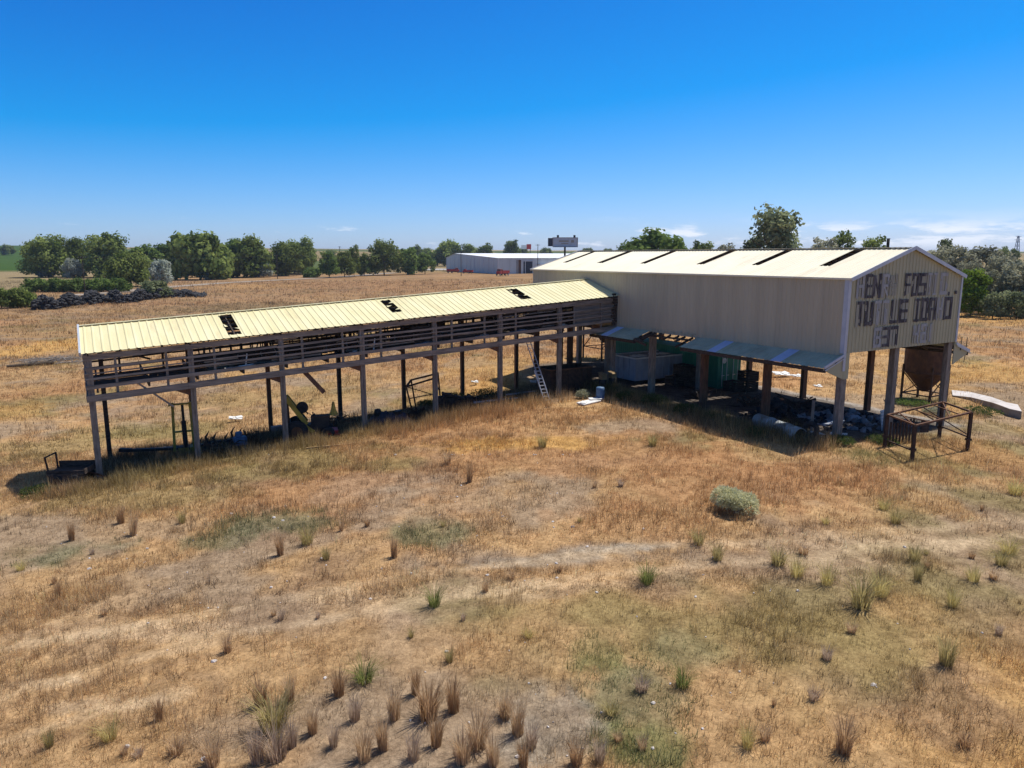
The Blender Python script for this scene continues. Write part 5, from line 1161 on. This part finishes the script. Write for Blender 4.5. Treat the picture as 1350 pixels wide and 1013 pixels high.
# grove at the right
G4='grey olive trees of the right grove'
for i,(x0,x1,yt,yb,d,lab) in enumerate(((1215,1262,316,402,165,'grey olive tree just behind the gable peak'),(1245,1290,318,400,160,'grey olive tree between gable and lime bush'),(1272,1322,316,400,158,'tallest grey olive tree at the middle of the right grove'),(1302,1345,326,402,150,'grey olive tree in the right half of the grove'),
    (1322,1372,336,404,138,'large grey olive tree at the right edge of the picture'),(1355,1410,340,406,134,'grey olive tree cut off by the right edge'),(1262,1300,335,402,148,'lower grey olive tree behind the lime bush'),(1292,1335,352,403,140,'low grey olive tree right of the lime bush'))):
    tpx('olive_tree','leaf_olive',lab,x0,x1,yt,yb,G4,i%3,dist=d,n=4600,low=.04,ls=.045)
tpx('poplar_tree','leaf_blue','dark green upright tree just right of the gable peak',1228,1262,311,400,'trees of the right grove',0,dist=170,shape='cone',n=5200)
tpx('lime_bush','leaf_lime','bright lime green bush in front of the grey olive trees',1266,1308,352,404,None,0,dist=136,n=4200,low=.03,cat='bush')
tpx('lime_bush','leaf_lime','smaller lime green bush left of the bright one beside the gable',1252,1276,376,405,None,1,dist=134,n=4200,low=.03,cat='bush')
for i,(x,yt,yb) in enumerate(((1318,385,406),(1342,382,408),(1368,385,410))): tpx('hedge_shrub','leaf_blue',('dark shrub under the right grove, left of three','dark shrub under the right grove, middle of three','dark shrub under the right grove, right of three')[i],x-16,x+16,yt,yb,'dark shrubs under the right grove',i%2,dist=130,n=3000,low=.02,cat='shrub')
tpx(K,'leaf_cotton','small dark distant tree above the right grove',1312,1330,324,345,'distant trees right of the grove',0,dist=420); tpx(K,'leaf_cotton','second small dark distant tree above the right grove',1327,1345,326,345,'distant trees right of the grove',1,dist=430)
# ------------------------------------------------------------------ tyre and rock pile
rr=random.Random(33); pts=[]
for i in range(2200):
    f=rr.random(); x=44+f*228; y=407-f*19+1.5*math.sin(f*14); p=at(x,y+rr.gauss(0,1.0)); h=(3.0 if f<.75 else 3.0*(1-f)/.25+.3)*(.6+.5*math.sin(f*23)**2); p.z+=rr.random()*h; pts.append((p,rr.uniform(.5,1.45)))
rubble('rubble_row','long black row of tyres and rubble across the field before the cottonwoods',pts,1,'rubble',cat='rubble row')
# lane and gravel yard
def strip(name,pts,w,mat,dz=.12):
    m=MB(); P=[]
    for i in range(len(pts)-1):
        for k in range(8):
            f=k/8; P.append((pts[i][0]*(1-f)+pts[i+1][0]*f,pts[i][1]*(1-f)+pts[i+1][1]*f))
    P.append(pts[-1]); Q=[at(*q) for q in P]
    for i in range(len(Q)-1):
        a,b=Q[i],Q[i+1]; d=(b-a).to_2d().normalized(); nrm=Vector((-d.y,d.x,0))*w/2; z=Vector((0,0,dz))
        A,B,C2,D=a-nrm,b-nrm,b+nrm,a+nrm
        for q in (A,B,C2,D): q.z=hz(q.x,q.y)+dz
        m.quad(A,B,C2,D)
    o=m.build(name,M[mat]); o['kind']='structure'; return o
M['lane']=pm('dusty_lane',(.25,.20,.155),(.33,.27,.21),.15,.95); M['gravel']=pm('pale_gravel',(.36,.33,.30),(.46,.43,.39),.1,.95)
strip('lane',[(90,390),(150,386),(220,379),(300,373),(380,369),(440,366),(520,360)],9,'lane'); strip('gravel_yard',[(540,356.5),(600,355.5),(660,357)],40,'gravel',.35)
# ------------------------------------------------------------------ warehouse
def warehouse():
    A=at(657,361.5); B=at(589,357.5); gz0=min(A.z,B.z)-.3
    u=Vector((B.x-A.x,B.y-A.y,0)); Wd=u.length; yaw=math.atan2(u.y,u.x)-PI   # local -x runs left along the end wall
    r=thing('warehouse','long low white roofed warehouse with pale grey walls in the distance','warehouse',(A.x,A.y,gz0),yaw)
    H=(vert_at(657,340.5,A.y).z-gz0); L=150; RZ=H+3.2; RX=-Wd*.80
    # local axes: x from -Wd (left end) to 0 (near corner), y away
    m=MB(); m.box((-Wd/2,.1,H/2),(Wd,.2,H)); m.prism([(-Wd,.0,H),(0,.0,H),(RX,.0,RZ)],(0,.2,0)); m.build('end_wall',M['siding'],r)
    m=MB(); m.box((-.1,L/2,H/2),(.2,L-.4,H)); m.build('side_wall',M['siding'],r); m=MB(); m.box((-Wd+.1,L/2,H/2),(.2,L-.4,H)); m.box((-Wd/2,L-.1,H/2),(Wd,.2,H)); m.build('rear_wall',M['siding'],r)
    m=MB(); d=math.hypot(Wd/2,RZ-H)
    m.prism([(.5,-.5,H-.05),(.5,L+.5,H-.05),(RX,L+.5,RZ+.05),(RX,-.5,RZ+.05)],(0,0,.12)); m.prism([(-Wd-.5,-.5,H-.05),(RX,-.5,RZ+.05),(RX,L+.5,RZ+.05),(-Wd-.5,L+.5,H-.05)],(0,0,.12)); m.build('roof',M['whiteroof'],r)
    n=12
    for k in range(n+1): m=MB(); m.box((-Wd+.15+k*(Wd-.3)/n,-.15,H/2),(.35,.3,H)); m.build('pilaster',M['white'],r)
    for k in range(26): m=MB(); m.box((.12,3+k*5.6,H/2),(.24,.5,H-.3)); m.build('pilaster',M['siding'],r)
    for y,w,h,mt,nm in ((15,3.2,H*.9,'rust','door'),(22,7,H*.8,'darkdoor','door'),(46,7,H*.55,'darkdoor','door')):
        m=MB(); m.box((.16,y,h/2),(.14,w,h)); o=m.build(nm,M[mt],r); m=MB(); m.box((.26,y,h+.1),(.1,w+.6,.3)); m.build('door_frame',M['white'],o)
    m=MB(); m.box((1.4,36,H*.62),(2.8,14,.25)); m.box((2.6,30,H*.3),(.25,.25,H*.6)); m.box((2.6,42,H*.3),(.25,.25,H*.6)); m.build('canopy',M['whiteroof'],r)
warehouse()
def truck(px,py,yaw,s,label,color,name='farm_truck',cat='truck'):
    r=thing(name,label,cat,at(px,py)+Vector((0,0,.2)),yaw,None,s); m=MB(); m.box((2.6,0,1.6),(1.9,2.2,1.5)); m.box((2.45,0,2.7),(1.5,2.1,.9)); m.box((3.7,0,1.4),(.9,1.9,1.0)); m.build('cab',M[color],r,bevel=.08)
    m=MB(); m.box((2.5,0,2.72),(1.3,2.14,.6)); m.box((3.22,0,2.72),(.06,1.8,.6)); m.build('window',M['glass'],r)
    m=MB(); m.box((-1.2,0,1.15),(5.4,2.4,.2)); m.box((-1.2,1.15,1.8),(5.4,.1,1.2)); m.box((-1.2,-1.15,1.8),(5.4,.1,1.2)); m.box((-3.85,0,1.8),(.1,2.3,1.2)); m.box((1.45,0,2.0),(.1,2.3,1.6)); m.build('bed',M[color],r)
    for x in (3.5,-.6,-2.9):
        for y in (-1.05,1.05): wheel(r,(x,y,.5),.5,.3,0,'white')
    m=MB(); m.box((0,0,.85),(7.6,.9,.25)); m.build('chassis',M['blackiron'],r); return r
truck(663,364,-2.2,1.25,'red farm truck parked at the near corner of the warehouse','red'); truck(597,360.5,.2,1.1,'faded red truck parked at the left end of the warehouse','red'); truck(617,361,2.9,.9,'small faded red truck between two red trucks by the warehouse','red')
def van(px,py,s,label):
    r=thing('white_camper',label,'camper',at(px,py)+Vector((0,0,.1)),.2,None,s); m=MB(); m.prism([(-4,-1.2,.6),(4,-1.2,.6),(4.3,-1.2,1.6),(3.8,-1.2,2.9),(-4,-1.2,2.9)],(0,2.4,0)); m.build('body',M['white'],r,bevel=.06); m=MB()
    for x in (-2.5,-.6,2.2): m.box((x,-1.22,2.0),(1.2,.06,.6))
    m.build('window',M['glass'],r); m=MB(); m.box((0,-1.22,1.1),(7.6,.04,.3)); m.build('stripe',M['darkdoor'],r)
    for x in (-.5,.6):
        for y in (-1.05,1.05): wheel(r,(x,y,.42),.42,.28,0,'white')
van(545,350,1.25,'white camper trailer parked left of the gravel yard')
# billboard, red sign, poles
def billboard():
    d=ray(745,330); dist=400; t=dist/d[1]; p=ground(d[0]*t,dist); k=dist/FPX; r=thing('billboard','grey roadside billboard on a single post above the warehouse roof','billboard',p,.12)
    zc=vert_at(745,319.5,dist).z-p.z; W_,H=32*k,11*k
    m=MB(); m.tube((0,.6,-.3),(0,.6,zc),.55,.5,14); m.build('post',M['blackiron'],r); m=MB(); m.box((0,0,zc),(W_,.3,H)); m.build('panel',M['signgrey'],r); m=MB()
    for s in (-1,1): m.box((0,-.05,zc+s*(H/2+.1)),(W_+.5,.5,.3)); m.box((s*(W_/2+.12),-.05,zc),(.3,.5,H))
    m.box((0,-.8,zc-H/2-.35),(W_,1.1,.12)); m.build('frame',M['concgrey'],r); m=MB(); m.box((-W_/2-1.3,.8,zc),(2.4,1.6,H*.95)); m.build('return_panel',M['darkdoor'],r)
    m=MB()
    for x in (-W_*.3,W_*.38): m.box((x,.1,zc+H/2+.8),(1.1,.5,1.3)); m.bar((x,.1,zc+H/2+.2),(x,-1.2,zc+H/2+.6),.12,.12)
    m.build('lamp_arm',M['blackiron'],r); m=MB()
    for i,(x,w,z,h) in enumerate(((-.06,.40,.12,.18),(-.02,.30,-.16,.10),(.3,.12,.1,.3))): m.box((W_*x,-.17,zc+H*z),(W_*w,.03,H*h))
    m.build('panel_print',M['letterghost'],r)
billboard()
def redsign():
    d=ray(694,330); dist=620; t=dist/d[1]; p=ground(d[0]*t,dist); k=dist/FPX; r=thing('roadside_sign','small red and grey roadside sign left of the billboard','sign',p,.1); zc=vert_at(694,325.5,dist).z-p.z
    m=MB(); m.box((3.2*k,0,zc),(6*k,.4,6.5*k)); m.build('red_panel',M['red'],r); m=MB(); m.box((-3.4*k,0,zc-.5*k),(7*k,.35,5*k)); m.build('grey_panel',M['siding'],r); m=MB(); m.box((-5*k,.3,zc/2),(.5,.4,zc)); m.box((5*k,.3,zc/2),(.5,.4,zc)); m.build('post',M['blackiron'],r)
redsign()
def pole(px,yb,yt,label,dist=None,arm=True,wires=None):
    if dist: d=ray(px,340); t=dist/d[1]; p=ground(d[0]*t,dist)
    else: p=at(px,yb)
    h=vert_at(px,yt,p.y).z-p.z; r=thing('utility_pole',label,'utility pole',p,.4,'utility poles across the plain'); k=max(1,p.y/330); m=MB(); m.tube((0,0,-.4),(0,0,h),.17*k,.12*k,10); m.build('pole',M['bark'],r)
    if arm:
        m=MB(); m.box((0,.12*k,h-.5),(2.2,.12*k,.14*k)); m.build('crossarm',M['bark'],r); m=MB()
        for x in (-1,-.4,.4,1): m.tube((x,.12*k,h-.45),(x,.12*k,h-.2),.05*k,.04*k,8)
        m.build('insulator',M['greybox'],r)
    return p+Vector((0,0,h-.25))
t1=pole(113,391,338,'utility pole standing behind the left end of the tyre pile'); t2=pole(366,368,336,'utility pole in front of the silver bush'); pole(449,358,325,'utility pole left of the lone narrow tree'); pole(492,355,327,'utility pole in front of the broad dark tree'); t3=pole(608,364,332,'utility pole in front of the warehouse end wall'); pole(709,352,322,'utility pole beside the warehouse side wall',345)
def wire(a,b,label,sag=1.2):
    m=MB(); n=14; P=[a.lerp(b,i/n)-Vector((0,0,sag*4*(i/n)*(1-i/n))) for i in range(n+1)]
    for i in range(n): m.tube(P[i],P[i+1],.03,.03,4,False)
    o=m.build('power_line',M['blackiron']); tag(o,label,'power line')
wire(t1,t2,'thin power line from the tyre pile pole to the silver bush pole'); wire(t2,t3,'thin power line from the silver bush pole to the warehouse pole')
def pylon():
    d=ray(1340,335); dist=1300; t=dist/d[1]; p=ground(d[0]*t,dist); r=thing('lattice_pylon','lattice power pylon on the horizon above the right grove','pylon',p,.3); h=vert_at(1340,311,dist).z-p.z; m=MB(); w=3.6; T=Vector((0,0,h))
    for a in ((-w,-w),(w,-w),(w,w),(-w,w)): m.bar((a[0],a[1],-.5),(a[0]*.25,a[1]*.25,h*.98),.6,.6)
    for k in range(5):
        z0,z1=h*k/5,h*(k+1)/5; a0=w*(1-.75*k/5); a1=w*(1-.75*(k+1)/5)
        for s in (-1,1): m.bar((-a0*s,-a0,z0),(a1*s,-a1,z1),.4,.4); m.bar((-a0*s,a0,z0),(a1*s,a1,z1),.4,.4)
    m.build('tower',M['greybox'],r); m=MB(); m.box((0,0,h*.97),(13,.6,.6)); m.box((0,0,h*.8),(16,.6,.6)); m.build('crossarm',M['greybox'],r)
pylon()
# low fence line and sheds far behind
def fence():
    a,b=at(440,360.5),at(640,357); r=thing('wire_fence','thin wire fence of wooden posts along the edge of the gravel yard','fence',a,0); n=40; m=MB()
    for i in range(n+1):
        q=a.lerp(b,i/n); q=ground(q.x,q.y)-a; m.box((q.x,q.y,q.z+.7),(.16,.16,1.6))
    m.build('post',M['bark'],r); m=MB()
    for z in (.5,.9,1.3):
        for i in range(n):
            q=a.lerp(b,i/n);s=a.lerp(b,(i+1)/n); q=ground(q.x,q.y)-a; s=ground(s.x,s.y)-a; m.bar(q+Vector((0,0,z)),s+Vector((0,0,z)),.03,.03)
    m.build('wire',M['greybox'],r)
fence()
# ------------------------------------------------------------------ light, sky
SUN_EL,SUN_AZ=math.radians(64),math.radians(36)   # azimuth from +X toward +Y
sd=Vector((math.cos(SUN_EL)*math.cos(SUN_AZ),math.cos(SUN_EL)*math.sin(SUN_AZ),math.sin(SUN_EL)))
ld=bpy.data.lights.new('sun','SUN'); ld.energy=4.6; ld.angle=math.radians(.53); ld.color=(1,.955,.88)
lo=link(bpy.data.objects.new('sun_lamp',ld)); lo.rotation_euler=sd.to_track_quat('Z','Y').to_euler(); lo.location=(40,40,80)
W=bpy.data.worlds.new('World'); SC.world=W; W.use_nodes=True; nt=W.node_tree; nt.nodes.clear()
out=N(nt,'ShaderNodeOutputWorld'); bgn=N(nt,'ShaderNodeBackground'); nt.links.new(bgn.outputs[0],out.inputs[0])
sky=N(nt,'ShaderNodeTexSky'); sky.sky_type='NISHITA'; sky.sun_disc=False; sky.sun_elevation=SUN_EL; sky.sun_rotation=PI/2-SUN_AZ
sky.air_density=1.0; sky.dust_density=.6; sky.ozone_density=2.5; sky.altitude=900
SKY_S=.11
bgn.inputs['Strength'].default_value=SKY_S
tc=N(nt,'ShaderNodeTexCoord'); sx=N(nt,'ShaderNodeSeparateXYZ'); nt.links.new(tc.outputs['Generated'],sx.inputs[0])
def math_(op,a,b=None,c=None):
    n=N(nt,'ShaderNodeMath',operation=op)
    for i,v in enumerate((a,b,c)):
        if v is None: continue
        if isinstance(v,(int,float)): n.inputs[i].default_value=v
        else: nt.links.new(v,n.inputs[i])
    return n.outputs[0]
sp=N(nt,'ShaderNodeSeparateColor'); nt.links.new(sky.outputs[0],sp.inputs[0]); cb=N(nt,'ShaderNodeCombineColor')
hi_r=N(nt,'ShaderNodeMapRange',interpolation_type='SMOOTHSTEP'); hi_r.inputs[1].default_value=.33; hi_r.inputs[2].default_value=.75; hi_r.inputs[3].default_value=0; hi_r.inputs[4].default_value=1; nt.links.new(sx.outputs['Z'],hi_r.inputs[0]); hi_r=hi_r.outputs[0]
# a deep blue polarised sky: less red and green in view, restored overhead to neutralise shade
nt.links.new(math_('MAXIMUM',math_('MULTIPLY',math_('SUBTRACT',sp.outputs[0],.276/SKY_S),.967),math_('MULTIPLY',sp.outputs[0],.05)),cb.inputs[0])
nt.links.new(math_('MULTIPLY',math_('MAXIMUM',math_('SUBTRACT',sp.outputs[1],.118/SKY_S),0.0),.862),cb.inputs[1])
nt.links.new(math_('MULTIPLY',sp.outputs[2],1.12),cb.inputs[2]); skyc=mix(nt,hi_r,cb.outputs[0],mix(nt,1.0,sky.outputs[0],(.92,.90,.86),'MULTIPLY'))
# low cumulus: noise over azimuth and elevation
az=math_('ARCTAN2',sx.outputs['X'],sx.outputs['Y']); el=math_('ARCSINE',sx.outputs['Z'])
cv=N(nt,'ShaderNodeCombineXYZ'); nt.links.new(math_('MULTIPLY',az,10.0),cv.inputs[0]); nt.links.new(math_('MULTIPLY',el,48.0),cv.inputs[1])
n1=noise(nt,cv.outputs[0],1.0,7,.62)
band=N(nt,'ShaderNodeValToRGB'); e=band.color_ramp.elements; e[0].position=.0; e[0].color=(0,0,0,1); e[1].position=1; e[1].color=(0,0,0,1)
for p,v in ((.08,.3),(.16,1),(.30,1),(.42,.2),(.55,0)): q=e.new(p); q.color=(v,v,v,1)
nt.links.new(math_('MULTIPLY',el,10.0),band.inputs['Fac'])   # elevation 0..0.1 rad
side=ramp(nt,math_('ADD',math_('MULTIPLY',az,.8),.5),.30,.86,(0.0,0.0,0.0),(1,1,1))
cl=math_('ADD',n1,math_('MULTIPLY',math_('ADD',side,-1.0),.16))
cl=ramp(nt,cl,.465,.56); fac=math_('MULTIPLY',math_('MULTIPLY',cl,band.outputs[0]),.92)
c=mix(nt,fac,skyc,(7.2,7.6,8.4)); nt.links.new(c,bgn.inputs['Color'])
SC.view_settings.view_transform='Standard'; SC.view_settings.look='None'; SC.view_settings.exposure=.25; SC.view_settings.gamma=1
SC.render.engine='CYCLES'; SC.cycles.use_denoising=True; SC.cycles.max_bounces=6; SC.cycles.diffuse_bounces=3; SC.cycles.transparent_max_bounces=4

# thin summer haze over the plain
m,nt2,out2=nodes('plain_air'); pv=N(nt2,'ShaderNodeVolumePrincipled'); pv.inputs['Color'].default_value=(.72,.82,1,1); pv.inputs['Density'].default_value=.00008; pv.inputs['Anisotropy'].default_value=.3
nt2.links.new(pv.outputs[0],out2.inputs['Volume'])
b=MB(); b.box((0,0,31),(15400,15400,84)); o=b.build('haze',m); tag(o,'thin pale blue haze over the whole plain','haze',kind='stuff'); o.display_type='WIRE'
SC.cycles.volume_max_steps=64
